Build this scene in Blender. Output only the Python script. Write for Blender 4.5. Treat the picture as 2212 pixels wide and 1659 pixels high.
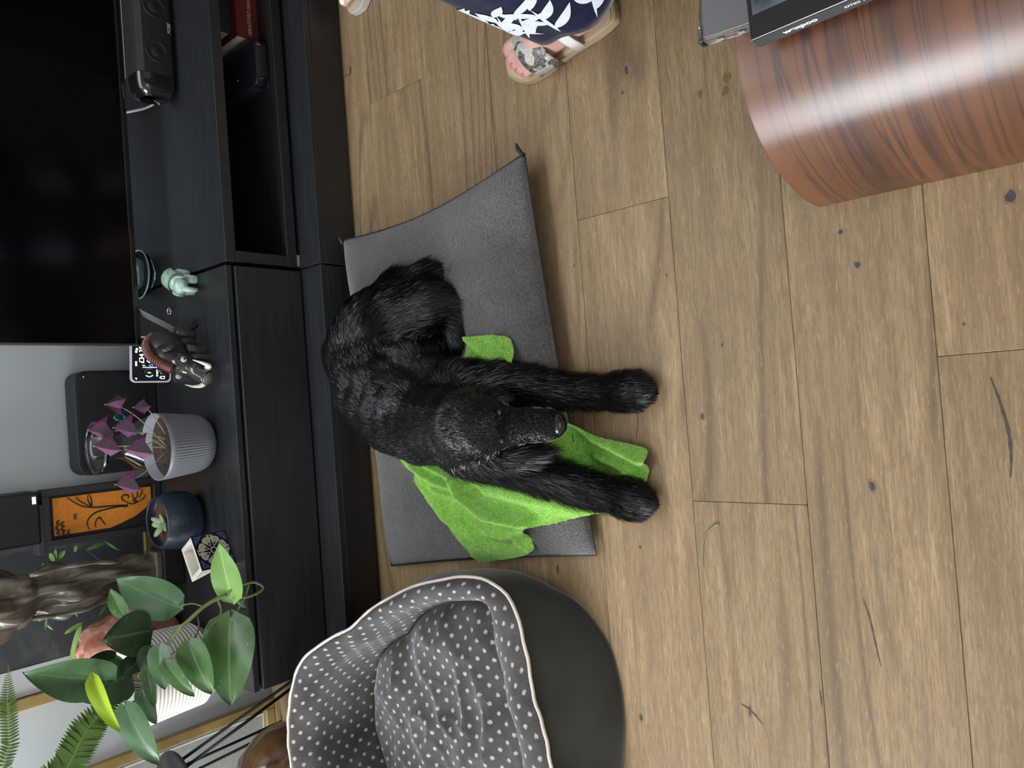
import bpy, bmesh, math, random
import numpy as np
from mathutils import Vector, Matrix, noise as mnoise

random.seed(7); np.random.seed(7)
for o in list(bpy.data.objects): bpy.data.objects.remove(o)
scn = bpy.context.scene
COL = scn.collection
V = Vector

# ------------------------------------------------------------------ camera
F_PX = 1619.85
PITCH, ROLL, YAW = (math.radians(a) for a in (48.9216, -2.93949, 1.81682))
CAM_H = 1.25
_cy, _sy, _cp, _sp = math.cos(YAW), math.sin(YAW), math.cos(PITCH), math.sin(PITCH)
FWD = V((_sy*_cp, _cy*_cp, -_sp)); _right = V((_cy, -_sy, 0)); _up = _right.cross(FWD)
RGT = math.cos(ROLL)*_right + math.sin(ROLL)*_up      # right of the upright scene
UPV = -math.sin(ROLL)*_right + math.cos(ROLL)*_up     # up of the upright scene
CAM = V((0, 0, CAM_H))
cd = bpy.data.cameras.new('camera'); cam = bpy.data.objects.new('camera', cd); COL.objects.link(cam)
cd.sensor_fit = 'HORIZONTAL'; cd.sensor_width = 36; cd.lens = F_PX/2212*36; cd.clip_start = .02
# the phone was held turned by a quarter: picture right = scene down, picture up = scene right
m = Matrix((-UPV, RGT, -FWD)).transposed().to_4x4(); m.translation = CAM
cam.matrix_world = m
scn.camera = cam

def ray(x, y):
    return FWD + RGT*((829.5-y)/F_PX) - UPV*((x-1106)/F_PX)
def pz(x, y, z=0.):                       # photo pixel -> point at height z
    d = ray(x, y); return CAM + d*((z-CAM_H)/d.z)
def py(x, y, Y):                          # photo pixel -> point on the vertical plane y = Y
    d = ray(x, y); return CAM + d*(Y/d.y)

# ------------------------------------------------------------------ light
w = bpy.data.worlds.new('world'); scn.world = w; w.use_nodes = True
bg = w.node_tree.nodes['Background']; bg.inputs[0].default_value = (.62, .72, .86, 1); bg.inputs[1].default_value = .8
def area(name, loc, aim, sx, sy, power, col):
    l = bpy.data.lights.new(name, 'AREA'); l.shape = 'RECTANGLE'; l.size = sx; l.size_y = sy
    l.energy = power; l.color = col
    o = bpy.data.objects.new(name, l); COL.objects.link(o); o.location = loc
    o.rotation_euler = (V(aim)-V(loc)).to_track_quat('-Z', 'Z').to_euler()
    return o
area('window_daylight', (-3.52, 1.0, 1.68), (0, 1.0, 1.15), 2.2, 1.45, 262, (.93, .97, 1))
area('window_daylight_front', (-.5, -2.12, 1.55), (-.3, 0, 1.1), 1.5, 1.2, 14, (.95, .98, 1))  # unseen fill light added behind the camera
area('rooflight_daylight', (.45, 1.68, 2.56), (.45, 1.68, 0), 2.7, .75, 42, (.92, .96, 1))  # made-up overhead fill, brightens far floor and cabinet tops
vs = scn.view_settings
vs.view_transform = 'Standard'; vs.look = 'None'; vs.gamma = 1; vs.use_curve_mapping = False
vs.exposure = -.12

# ------------------------------------------------------------------ helpers: objects
def link(o, parent=None):
    COL.objects.link(o)
    if parent is not None:
        o.parent = parent
        t = V((0, 0, 0)); p = parent
        if p.parent is None: t = p.location.copy()
        o.matrix_parent_inverse = Matrix.Translation(-t)
    return o
def tag(o, label=None, cat=None, group=None, kind=None):
    if label: o['label'] = label
    if cat: o['category'] = cat
    if group: o['group'] = group
    if kind: o['kind'] = kind
    return o
def thing(name, loc, label, cat, group=None):
    o = bpy.data.objects.new(name, None); o.empty_display_size = .05; o.location = loc; COL.objects.link(o)
    return tag(o, label, cat, group)
def obj(name, me, mat=None, parent=None, smooth=False):
    if mat: me.materials.append(mat)
    if smooth: me.polygons.foreach_set('use_smooth', [True]*len(me.polygons))
    o = bpy.data.objects.new(name, me)
    return link(o, parent)

class MB:
    def __init__(s): s.v = []; s.f = []; s.uv = None
    def add(s, vs, fs):
        n = len(s.v); s.v += [tuple(v) for v in vs]; s.f += [tuple(i+n for i in f) for f in fs]; return s
    def box(s, x0, x1, y0, y1, z0, z1):
        return s.add([(x0,y0,z0),(x1,y0,z0),(x1,y1,z0),(x0,y1,z0),(x0,y0,z1),(x1,y0,z1),(x1,y1,z1),(x0,y1,z1)],
                     [(0,3,2,1),(4,5,6,7),(0,1,5,4),(1,2,6,5),(2,3,7,6),(3,0,4,7)])
    def hexa(s, p):  # eight corners, bottom ring then top ring
        return s.add(p, [(0,3,2,1),(4,5,6,7),(0,1,5,4),(1,2,6,5),(2,3,7,6),(3,0,4,7)])
    def tube(s, pts, r, n=8, closed=False, flat=1., up=None):
        pts = [V(p) for p in pts]; rr = r if isinstance(r, (list, tuple)) else [r]*len(pts)
        vs = []; u = None
        for i, p in enumerate(pts):
            if closed: t = pts[(i+1) % len(pts)]-pts[i-1]
            else: t = pts[min(i+1, len(pts)-1)]-pts[max(i-1, 0)]
            t.normalize()
            if u is None:
                u = V(up) if up else (V((0,0,1)) if abs(t.z) < .9 else V((1,0,0)))
            u = (u - t*u.dot(t)).normalized(); w_ = t.cross(u)
            for k in range(n):
                a = 2*math.pi*k/n; vs.append(p + (u*math.cos(a)*flat + w_*math.sin(a))*rr[i])
        fs = []; m_ = len(pts)
        for i in range(m_ if closed else m_-1):
            j = (i+1) % m_
            for k in range(n):
                l = (k+1) % n; fs.append((i*n+k, i*n+l, j*n+l, j*n+k))
        if not closed:
            fs.append(tuple(range(n-1, -1, -1))); fs.append(tuple((m_-1)*n+k for k in range(n)))
        return s.add(vs, fs)
    def lathe(s, prof, c=(0,0,0), n=32, mod=None, caps=True):
        c = V(c); vs = []; fs = []
        for j, (r, z) in enumerate(prof):
            for k in range(n):
                a = 2*math.pi*k/n; q = r*(mod(a, j, z) if mod else 1)
                vs.append((c.x+q*math.cos(a), c.y+q*math.sin(a), c.z+z))
        for j in range(len(prof)-1):
            for k in range(n):
                l = (k+1) % n; fs.append((j*n+k, j*n+l, (j+1)*n+l, (j+1)*n+k))
        if caps:
            fs.append(tuple(range(n-1, -1, -1))); fs.append(tuple((len(prof)-1)*n+k for k in range(n)))
        return s.add(vs, fs)
    def ell(s, c, r, n=14, rot=None):
        c = V(c); vs = []; fs = []; h = n//2+1
        for j in range(h+1):
            th = math.pi*j/h
            for k in range(n):
                a = 2*math.pi*k/n
                p = V((r[0]*math.sin(th)*math.cos(a), r[1]*math.sin(th)*math.sin(a), -r[2]*math.cos(th)))
                if rot: p = rot @ p
                vs.append(c+p)
        for j in range(h):
            for k in range(n):
                l = (k+1) % n; fs.append((j*n+k, j*n+l, (j+1)*n+l, (j+1)*n+k))
        return s.add(vs, fs)
    def grid(s, fn, nu, nv, cu=False):
        vs = [fn(i/(nu if cu else nu-1), j/(nv-1)) for j in range(nv) for i in range(nu)]
        fs = []
        for j in range(nv-1):
            for i in range(nu if cu else nu-1):
                k = (i+1) % nu; fs.append((j*nu+i, j*nu+k, (j+1)*nu+k, (j+1)*nu+i))
        return s.add(vs, fs)
    def prism(s, poly, z0, z1):  # outline of (x, y), counter-clockwise
        n = len(poly)
        return s.add([(p[0],p[1],z0) for p in poly]+[(p[0],p[1],z1) for p in poly],
                     [tuple(range(n-1,-1,-1)), tuple(range(n,2*n))]+[(i,(i+1)%n,n+(i+1)%n,n+i) for i in range(n)])
    def xf(s, M): s.v = [tuple(M @ V(v)) for v in s.v]; return s
    def mesh(s, name, bevel=0, merge=False, seg=1):
        me = bpy.data.meshes.new(name); me.from_pydata(s.v, [], s.f)
        if bevel or merge:
            bm = bmesh.new(); bm.from_mesh(me)
            if merge: bmesh.ops.remove_doubles(bm, verts=bm.verts, dist=1e-5)
            if bevel: bmesh.ops.bevel(bm, geom=bm.edges[:], offset=bevel, segments=seg, affect='EDGES', profile=.5)
            bmesh.ops.recalc_face_normals(bm, faces=bm.faces); bm.to_mesh(me); bm.free()
        me.update(); return me
    def obj(s, name, mat, parent=None, smooth=False, bevel=0, merge=False, seg=1):
        return obj(name, s.mesh(name, bevel, merge, seg), mat, parent, smooth)

def add_uv(me, uvs):  # per-vertex uv list
    lay = me.uv_layers.new(name='UVMap')
    idx = np.zeros(len(me.loops), dtype=np.int32); me.loops.foreach_get('vertex_index', idx)
    lay.data.foreach_set('uv', np.array(uvs, dtype=np.float32)[idx].ravel())
def bake(o):      # mesh with modifiers applied
    dg = bpy.context.evaluated_depsgraph_get(); dg.update()
    return bpy.data.meshes.new_from_object(o.evaluated_get(dg))
def catmull(pts, n):
    pts = [V(p) for p in pts]; out = []
    P = [pts[0]*2-pts[1]]+pts+[pts[-1]*2-pts[-2]]
    for i in range(1, len(P)-2):
        for k in range(n):
            t = k/n; a, b, c, d = P[i-1:i+3]
            out.append(.5*((2*b)+(c-a)*t+(2*a-5*b+4*c-d)*t*t+(3*b-a-3*c+d)*t**3))
    out.append(pts[-1]); return out
def lerp(a, b, t): return a+(b-a)*t
def sm(a, b, x):
    t = max(0, min(1, (x-a)/(b-a))); return t*t*(3-2*t)
def text(name, body, size, origin, right, up, mat, parent, bold=0., align='LEFT', shear=0):
    c = bpy.data.curves.new('txt', 'FONT'); c.body = body; c.size = size; c.align_x = align; c.offset = bold; c.shear = shear
    t = bpy.data.objects.new('txt', c); COL.objects.link(t); me = bake(t)
    bpy.data.objects.remove(t); me.materials.clear()
    right = V(right).normalized(); up = V(up); up = (up-right*up.dot(right)).normalized(); nrm = right.cross(up)
    M = Matrix((right, up, nrm)).transposed().to_4x4(); M.translation = V(origin); me.transform(M)
    return obj(name, me, mat, parent)

# ------------------------------------------------------------------ helpers: materials
def newmat(name):
    m = bpy.data.materials.new(name); m.use_nodes = True
    nt = m.node_tree; b = nt.nodes['Principled BSDF']
    return m, nt, b
def nd(nt, typ, **kw):
    n = nt.nodes.new(typ)
    for k, v in kw.items():
        if k.startswith('i_'): n.inputs[k[2:].replace('_', ' ')].default_value = v
        else: setattr(n, k, v)
    return n
def ramp(nt, fac, stops, interp='LINEAR'):
    r = nt.nodes.new('ShaderNodeValToRGB'); cr = r.color_ramp; cr.interpolation = interp
    while len(cr.elements) < len(stops): cr.elements.new(.5)
    for e, (p, c) in zip(cr.elements, stops): e.position = p; e.color = (*c, 1) if len(c) == 3 else c
    nt.links.new(fac, r.inputs[0]); return r
def mix(nt, fac, a, b, mode='MIX'):
    n = nt.nodes.new('ShaderNodeMix'); n.data_type = 'RGBA'; n.blend_type = mode
    L = nt.links
    for sock, val in ((n.inputs[0], fac), (n.inputs[6], a), (n.inputs[7], b)):
        if isinstance(val, (int, float)): sock.default_value = val
        elif isinstance(val, tuple): sock.default_value = (*val, 1) if len(val) == 3 else val
        else: L.new(val, sock)
    return n.outputs[2]
def math_(nt, op, a, b=None, c=None):
    n = nt.nodes.new('ShaderNodeMath'); n.operation = op
    for i, v in enumerate((a, b, c)):
        if v is None: continue
        if isinstance(v, (int, float)): n.inputs[i].default_value = v
        else: nt.links.new(v, n.inputs[i])
    return n.outputs[0]
def bump(nt, b, h, strength=.3, dist=.002):
    n = nt.nodes.new('ShaderNodeBump'); n.inputs['Strength'].default_value = strength; n.inputs['Distance'].default_value = dist
    nt.links.new(h, n.inputs['Height']); nt.links.new(n.outputs[0], b.inputs['Normal'])
def coords(nt, scale=(1,1,1), src='Object', rand=False):
    tc = nt.nodes.new('ShaderNodeTexCoord'); mp = nt.nodes.new('ShaderNodeMapping'); mp.inputs['Scale'].default_value = scale
    nt.links.new(tc.outputs[src], mp.inputs['Vector'])
    if rand:
        oi = nt.nodes.new('ShaderNodeObjectInfo'); mul = nt.nodes.new('ShaderNodeVectorMath'); mul.operation = 'SCALE'
        mul.inputs[0].default_value = (37., 91., 53.); nt.links.new(oi.outputs['Random'], mul.inputs['Scale'])
        nt.links.new(mul.outputs[0], mp.inputs['Location'])
    return mp.outputs[0]
def noise(nt, vec, scale, detail=4, rough=.55, dist=0):
    n = nt.nodes.new('ShaderNodeTexNoise'); n.inputs['Scale'].default_value = scale; n.inputs['Detail'].default_value = detail
    n.inputs['Roughness'].default_value = rough; n.inputs['Distortion'].default_value = dist
    nt.links.new(vec, n.inputs['Vector']); return n.outputs['Fac']
def M(name, col, rough=.5, metal=0, spec=.5, var=0., vscale=8, bmp=0., bscale=200, bdist=.001, stretch=(1,1,1), sheen=0, coat=0, col2=None):
    m, nt, b = newmat(name)
    b.inputs['Roughness'].default_value = rough; b.inputs['Metallic'].default_value = metal
    b.inputs['Specular IOR Level'].default_value = spec; b.inputs['Sheen Weight'].default_value = sheen
    b.inputs['Coat Weight'].default_value = coat; b.inputs['Coat Roughness'].default_value = .08
    b.inputs['Base Color'].default_value = (*col, 1)
    vec = coords(nt, stretch)
    if var or col2:
        f = noise(nt, vec, vscale)
        c2 = col2 or tuple(min(1, c*(1+var)) for c in col); c1 = col if col2 else tuple(c*(1-var) for c in col)
        r = ramp(nt, f, [(.32, c1), (.68, c2)]); nt.links.new(r.outputs[0], b.inputs['Base Color'])
    if bmp: bump(nt, b, noise(nt, vec, bscale, 3), bmp, bdist)
    return m
def emit(name, col, s):
    m, nt, b = newmat(name); b.inputs['Base Color'].default_value = (*col, 1)
    b.inputs['Emission Color'].default_value = (*col, 1); b.inputs['Emission Strength'].default_value = s; return m
def glassmat(name, col=(1,1,1), rough=0., ior=1.45):
    m, nt, b = newmat(name); b.inputs['Base Color'].default_value = (*col, 1); b.inputs['Transmission Weight'].default_value = 1
    b.inputs['Roughness'].default_value = rough; b.inputs['IOR'].default_value = ior; return m
def panemat(name, tint=(1,1,1), refl=.06):
    m = bpy.data.materials.new(name); m.use_nodes = True; nt = m.node_tree
    nt.nodes.remove(nt.nodes['Principled BSDF'])
    t = nd(nt, 'ShaderNodeBsdfTransparent'); t.inputs[0].default_value = (*tint, 1)
    g = nd(nt, 'ShaderNodeBsdfGlossy'); g.inputs['Roughness'].default_value = .02
    fr = nd(nt, 'ShaderNodeFresnel'); fr.inputs[0].default_value = 1.45
    mx = nd(nt, 'ShaderNodeMixShader'); L = nt.links
    L.new(fr.outputs[0], mx.inputs[0]); L.new(t.outputs[0], mx.inputs[1]); L.new(g.outputs[0], mx.inputs[2])
    L.new(mx.outputs[0], nt.nodes['Material Output'].inputs[0]); return m

def oak():
    m, nt, b = newmat('oak_plank'); L = nt.links
    v0 = coords(nt, (1, 1, 1), rand=True)
    def st(sx, sy):
        mp = nt.nodes.new('ShaderNodeMapping'); mp.inputs['Scale'].default_value = (sx, sy, 1); L.new(v0, mp.inputs['Vector']); return mp.outputs[0]
    big = noise(nt, st(1.1, 5), 1.5, 3, .5, .4)
    mid = noise(nt, st(2.2, 30), 2.0, 4, .6, .4)
    fine = noise(nt, st(34, 400), 1.0, 3, .65)
    long_ = noise(nt, st(5, 230), 1.0, 3, .6)
    pore = noise(nt, st(30, 240), 1.3, 2, .6)
    # cathedral figure in some bands only
    dn = noise(nt, st(.34, 3.0), 1.0, 1, .4)
    sn = math_(nt, 'SINE', math_(nt, 'MULTIPLY', dn, 130.))
    band = ramp(nt, noise(nt, st(.5, 4.2), 1.3, 1, .4), [(.49, (0,0,0)), (.54, (1,1,1))]).outputs[0]
    cath = math_(nt, 'MULTIPLY', math_(nt, 'POWER', math_(nt, 'MULTIPLY_ADD', sn, .5, .5), 7.), band)
    base = ramp(nt, mid, [(.25, (.185, .118, .060)), (.5, (.290, .201, .112)), (.75, (.400, .295, .175))]).outputs[0]
    base = mix(nt, math_(nt, 'MULTIPLY', ramp(nt, big, [(.38, (0,0,0)), (.62, (1,1,1))]).outputs[0], .60), base, (.215, .146, .082))
    base = mix(nt, math_(nt, 'MULTIPLY', cath, .75), base, (.110, .072, .042))
    base = mix(nt, math_(nt, 'MULTIPLY', ramp(nt, long_, [(.50, (0,0,0)), (.66, (1,1,1))]).outputs[0], .45), base, (.19, .135, .085))
    base = mix(nt, math_(nt, 'MULTIPLY', ramp(nt, fine, [(.48, (0,0,0)), (.58, (1,1,1))]).outputs[0], .58), base, (.165, .118, .075))
    base = mix(nt, math_(nt, 'MULTIPLY', ramp(nt, pore, [(.58, (0,0,0)), (.72, (1,1,1))]).outputs[0], .28), base, (.52, .405, .26))
    vo = nt.nodes.new('ShaderNodeTexVoronoi'); vo.inputs['Scale'].default_value = 1.0; L.new(st(1.5, 4.5), vo.inputs['Vector'])
    kn = ramp(nt, vo.outputs['Distance'], [(.010, (1,1,1)), (.026, (0,0,0))]).outputs[0]
    base = mix(nt, math_(nt, 'MULTIPLY', kn, .85), base, (.045, .032, .026))
    oi = nt.nodes.new('ShaderNodeObjectInfo')
    hv = nt.nodes.new('ShaderNodeHueSaturation'); hv.inputs['Saturation'].default_value = 1.06
    L.new(math_(nt, 'MULTIPLY_ADD', oi.outputs['Random'], .16, .93), hv.inputs['Value']); L.new(base, hv.inputs['Color'])
    L.new(hv.outputs[0], b.inputs['Base Color'])
    b.inputs['Roughness'].default_value = .52; b.inputs['Specular IOR Level'].default_value = .35
    bump(nt, b, fine, .18, .0006); return m
def rosewood():
    m, nt, b = newmat('rosewood_veneer'); L = nt.links
    tc = nt.nodes.new('ShaderNodeTexCoord')
    def st(su, sv):
        mp = nt.nodes.new('ShaderNodeMapping'); mp.inputs['Scale'].default_value = (su, sv, 1); L.new(tc.outputs['UV'], mp.inputs['Vector']); return mp.outputs[0]
    a = noise(nt, st(.9, 15), 1.3, 3, .5, .5)
    c = noise(nt, st(.8, 36), 1.3, 2, .5, .5)
    f = noise(nt, st(22, 700), 1., 2, .6)
    base = ramp(nt, a, [(.22, (.042, .018, .011)), (.40, (.090, .032, .015)), (.58, (.138, .050, .021)), (.78, (.190, .078, .032))]).outputs[0]
    line = ramp(nt, c, [(.425, (0,0,0)), (.455, (1,1,1)), (.465, (1,1,1)), (.52, (0,0,0))]).outputs[0]
    base = mix(nt, math_(nt, 'MULTIPLY', line, .75), base, (.026, .014, .014))
    l2 = ramp(nt, c, [(.60, (0,0,0)), (.615, (1,1,1)), (.625, (1,1,1)), (.66, (0,0,0))]).outputs[0]
    base = mix(nt, math_(nt, 'MULTIPLY', l2, .6), base, (.040, .020, .018))
    base = mix(nt, math_(nt, 'MULTIPLY', ramp(nt, f, [(.5,(0,0,0)),(.65,(1,1,1))]).outputs[0], .22), base, (.085, .036, .02))
    L.new(base, b.inputs['Base Color']); b.inputs['Roughness'].default_value = .35; b.inputs['Specular IOR Level'].default_value = .6
    b.inputs['Coat Weight'].default_value = .3; b.inputs['Coat Roughness'].default_value = .34
    bump(nt, b, f, .05, .0003); return m
def blackwood():
    m, nt, b = newmat('black_brown_wood'); L = nt.links
    v = coords(nt, (5, 160, 160)); f = noise(nt, v, 1.2, 3, .6, .3)
    r = ramp(nt, f, [(.35, (.0085, .0100, .0110)), (.7, (.0175, .0198, .0210))]); L.new(r.outputs[0], b.inputs['Base Color'])
    b.inputs['Roughness'].default_value = .40; b.inputs['Specular IOR Level'].default_value = .62
    bump(nt, b, f, .25, .0005); return m
def dots(name, base, base2, dot, s=.037, r=.110):
    m, nt, b = newmat(name); L = nt.links
    tc = nt.nodes.new('ShaderNodeTexCoord')
    def cell(off):
        mp = nt.nodes.new('ShaderNodeMapping'); mp.inputs['Scale'].default_value = (1/s, 1/s, 0); mp.inputs['Location'].default_value = (off, off, 0)
        L.new(tc.outputs['UV'], mp.inputs['Vector'])
        fr = nt.nodes.new('ShaderNodeVectorMath'); fr.operation = 'FRACTION'; L.new(mp.outputs[0], fr.inputs[0])
        sb = nt.nodes.new('ShaderNodeVectorMath'); sb.operation = 'SUBTRACT'; L.new(fr.outputs[0], sb.inputs[0]); sb.inputs[1].default_value = (.5, .5, 0)
        le = nt.nodes.new('ShaderNodeVectorMath'); le.operation = 'LENGTH'; L.new(sb.outputs[0], le.inputs[0]); return le.outputs['Value']
    d = math_(nt, 'MINIMUM', cell(0), cell(.5))
    n = noise(nt, coords(nt), 420, 2)
    d = math_(nt, 'MULTIPLY_ADD', math_(nt, 'SUBTRACT', n, .5), .22, d)
    k = ramp(nt, d, [(r-.03, (1,1,1)), (r+.03, (0,0,0))]).outputs[0]
    cl = ramp(nt, noise(nt, coords(nt), 14, 4), [(.35, base), (.65, base2)]).outputs[0]
    L.new(mix(nt, k, cl, dot), b.inputs['Base Color']); b.inputs['Roughness'].default_value = .9
    b.inputs['Sheen Weight'].default_value = .55; b.inputs['Sheen Roughness'].default_value = .4; b.inputs['Sheen Tint'].default_value = (.75, .78, .85, 1)
    b.inputs['Specular IOR Level'].default_value = .15
    bump(nt, b, noise(nt, coords(nt), 330, 3), .55, .0022); return m
def fabric(name, c1, c2, scale, bscale, bstr=.6, bdist=.002, sheen=.4, tint=(1,1,1), speck=0.):
    m, nt, b = newmat(name); L = nt.links
    r = ramp(nt, noise(nt, coords(nt), scale, 4), [(.32, c1), (.68, c2)])
    sp_ = ramp(nt, noise(nt, coords(nt), bscale, 3, .6, .6), [(.36, (.55, .55, .55)), (.64, (1.3, 1.3, 1.3))]).outputs[0]
    L.new(mix(nt, speck, r.outputs[0], mix(nt, 1., r.outputs[0], sp_, 'MULTIPLY')), b.inputs['Base Color'])
    b.inputs['Roughness'].default_value = .9; b.inputs['Sheen Weight'].default_value = sheen; b.inputs['Sheen Roughness'].default_value = .35
    b.inputs['Sheen Tint'].default_value = (*tint, 1); b.inputs['Specular IOR Level'].default_value = .12
    bump(nt, b, noise(nt, coords(nt), bscale, 4, .6), bstr, bdist); return m
def leafmat(name, c1, c2, rib, rough=.38, var=None):
    m, nt, b = newmat(name); L = nt.links
    tc = nt.nodes.new('ShaderNodeTexCoord'); sx = nt.nodes.new('ShaderNodeSeparateXYZ'); L.new(tc.outputs['UV'], sx.inputs[0])
    base = ramp(nt, noise(nt, coords(nt, rand=True), 16, 3), [(.3, c1), (.7, c2)]).outputs[0]
    if var:
        k = ramp(nt, noise(nt, coords(nt, (1,1,1), rand=True), 55, 3, .6, 1.5), [(.66, (0,0,0)), (.70, (1,1,1))]).outputs[0]
        base = mix(nt, math_(nt, 'MULTIPLY', k, .7), base, var)
    d = math_(nt, 'ABSOLUTE', math_(nt, 'SUBTRACT', sx.outputs[0], .5))
    k = ramp(nt, d, [(.012, (1,1,1)), (.04, (0,0,0))]).outputs[0]
    base = mix(nt, math_(nt, 'MULTIPLY', k, .7), base, rib)
    vv = math_(nt, 'SINE', math_(nt, 'MULTIPLY', math_(nt, 'SUBTRACT', sx.outputs[1], math_(nt, 'MULTIPLY', d, .7)), 90))
    oi = nt.nodes.new('ShaderNodeObjectInfo'); hv = nt.nodes.new('ShaderNodeHueSaturation')
    L.new(math_(nt, 'MULTIPLY_ADD', oi.outputs['Random'], .3, .85), hv.inputs['Value']); L.new(base, hv.inputs['Color'])
    L.new(hv.outputs[0], b.inputs['Base Color'])
    b.inputs['Roughness'].default_value = rough; b.inputs['Specular IOR Level'].default_value = .38
    b.inputs['Subsurface Weight'].default_value = .12; b.inputs['Subsurface Radius'].default_value = (.002, .004, .001)
    bump(nt, b, vv, .04, .0006); return m

OAK, ROSE, BLK = oak(), rosewood(), blackwood()
WALL = M('grey_paint', (.44, .475, .485), .85, var=.03, vscale=3, bmp=.15, bscale=260, bdist=.0006)
WHITE = M('white_paint', (.82, .82, .81), .7)
PLASTIC = M('black_plastic', (.010, .0105, .011), .42, bmp=.1, bscale=500)
GLOSSBLK = M('gloss_black', (.006, .0065, .007), .14, coat=.4)
MESHBLK = M('black_grille', (.008, .0084, .009), .6, bmp=.6, bscale=900, bdist=.0006)
SCREENBLK = M('dark_screen', (.0014, .0016, .0022), .12, spec=.18, var=.2, vscale=4)
CHROME = M('polished_metal', (.75, .76, .78), .15, metal=1)
WHITEPL = M('white_plastic', (.82, .82, .82), .4)

# ------------------------------------------------------------------ the room
X0, X1, Y0, Y1, ZC = -3.6, 2.9, -2.2, 2.2, 2.5
floor = thing('floor', (0, 0, 0), None, None); tag(floor, kind='structure')
MB().box(X0-.1, X1+.1, Y0-.1, Y1+.1, -.06, -.0165).obj('subfloor', M('subfloor', (.05, .035, .025), .9), floor)
PW = .2087; seams = [.2535+PW*k for k in range(-12, 10)]
joints = {.2535-PW: [.0165], .2535+PW: [-.2105], .2535+2*PW: [.354], .2535+5*PW: [.7925]}
rnd = random.Random(3)
for s in seams:
    ya, yb = max(s, Y0), min(s+PW, Y1)
    if yb-ya < .01: continue
    js = []
    for k, v_ in joints.items():
        if abs(k-s) < 1e-4: js = v_
    if js: xs = [js[0]+1.86*k for k in range(-3, 4)]
    else:
        off = rnd.choice([-1.25, -1.35, 1.35, 1.5, -1.15]) if 0 < s < 1.6 else rnd.uniform(-.9, .9)
        xs = [off+(2.75 if 0 < s < 1.6 else 1.86)*k for k in range(-3, 4)]
    for a, b_ in zip(xs, xs[1:]):
        a, b_ = max(a, X0), min(b_, X1)
        if b_-a < .03: continue
        g = .0003
        MB().box(a+g, b_-g, ya+g, yb-g, -.016, rnd.uniform(-.0004, 0)).obj('plank', OAK, floor, bevel=.0008)
# back wall, side walls, wall behind the photographer, ceiling
tag(MB().box(X0-.1, X1+.1, Y1, Y1+.1, -.06, ZC).obj('wall_back', WALL), kind='structure')
tag(MB().box(X1, X1+.1, Y0, Y1, -.06, ZC).obj('wall_right', WHITE), kind='structure')
def wall_hole(name, mb_fn):
    return tag(mb_fn.obj(name, WHITE), kind='structure')
wy0, wy1, wz0, wz1 = -.1, 2.1, .92, 2.42
wall_hole('wall_left', MB().box(X0-.1, X0, Y0, wy0, -.06, ZC).box(X0-.1, X0, wy1, Y1, -.06, ZC).box(X0-.1, X0, wy0, wy1, -.06, wz0).box(X0-.1, X0, wy0, wy1, wz1, ZC))
fx0, fx1 = -1.25, .25
wall_hole('wall_front', MB().box(X0, fx0, Y0-.1, Y0, -.06, ZC).box(fx1, X1, Y0-.1, Y0, -.06, ZC).box(fx0, fx1, Y0-.1, Y0, -.06, wz0).box(fx0, fx1, Y0-.1, Y0, wz1, ZC))
rx0, rx1, ry0, ry1 = -.95, 1.85, 1.27, 2.09  # ceiling opening added for the overhead fill
tag(MB().box(X0-.1, rx0, Y0-.1, Y1+.1, ZC, ZC+.08).box(rx1, X1+.1, Y0-.1, Y1+.1, ZC, ZC+.08).box(rx0, rx1, Y0-.1, ry0, ZC, ZC+.08).box(rx0, rx1, ry1, Y1+.1, ZC, ZC+.08).obj('ceiling', WHITE), kind='structure')
PANE = panemat('window_glass')
def window(n, axis, a0, a1, pos):
    wn = thing('window_%d' % n, (0, 0, 0), None, None); tag(wn, kind='structure')
    t = .05
    segs = [(a0, a0+t, wz0, wz1), (a1-t, a1, wz0, wz1), (a0+t, a1-t, wz0, wz0+t), (a0+t, a1-t, wz1-t, wz1), ((a0+a1)/2-t/2, (a0+a1)/2+t/2, wz0+t, wz1-t)]
    mb = MB()
    for p, q, z0, z1 in segs:
        if axis == 'x': mb.box(pos, pos+.06, p, q, z0, z1)
        else: mb.box(p, q, pos, pos+.06, z0, z1)
    mb.obj('window_frame', WHITEPL, wn)
    for p, q in ((a0+t, (a0+a1)/2-t/2), ((a0+a1)/2+t/2, a1-t)):
        if axis == 'x': MB().box(pos+.025, pos+.03, p, q, wz0+t, wz1-t).obj('pane', PANE, wn)
        else: MB().box(p, q, pos+.025, pos+.03, wz0+t, wz1-t).obj('pane', PANE, wn)
window(1, 'x', wy0, wy1, X0-.09); window(2, 'y', fx0, fx1, Y0-.09)  # the second window is unseen, added for the front fill
wn = thing('window_3', (0, 0, 0), None, None); tag(wn, kind='structure')  # invented rooflight, out of view, added around the overhead fill
MB().box(rx0, rx1, ry0, ry0+.03, ZC+.02, ZC+.07).box(rx0, rx1, ry1-.03, ry1, ZC+.02, ZC+.07).box(rx0, rx0+.03, ry0+.03, ry1-.03, ZC+.02, ZC+.07).box(rx1-.03, rx1, ry0+.03, ry1-.03, ZC+.02, ZC+.07).obj('window_frame', WHITEPL, wn)  # frame of the added rooflight
MB().box(rx0+.03, rx1-.03, ry0+.03, ry1-.03, ZC+.04, ZC+.046).obj('pane', PANE, wn)  # pane of the added rooflight

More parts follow.
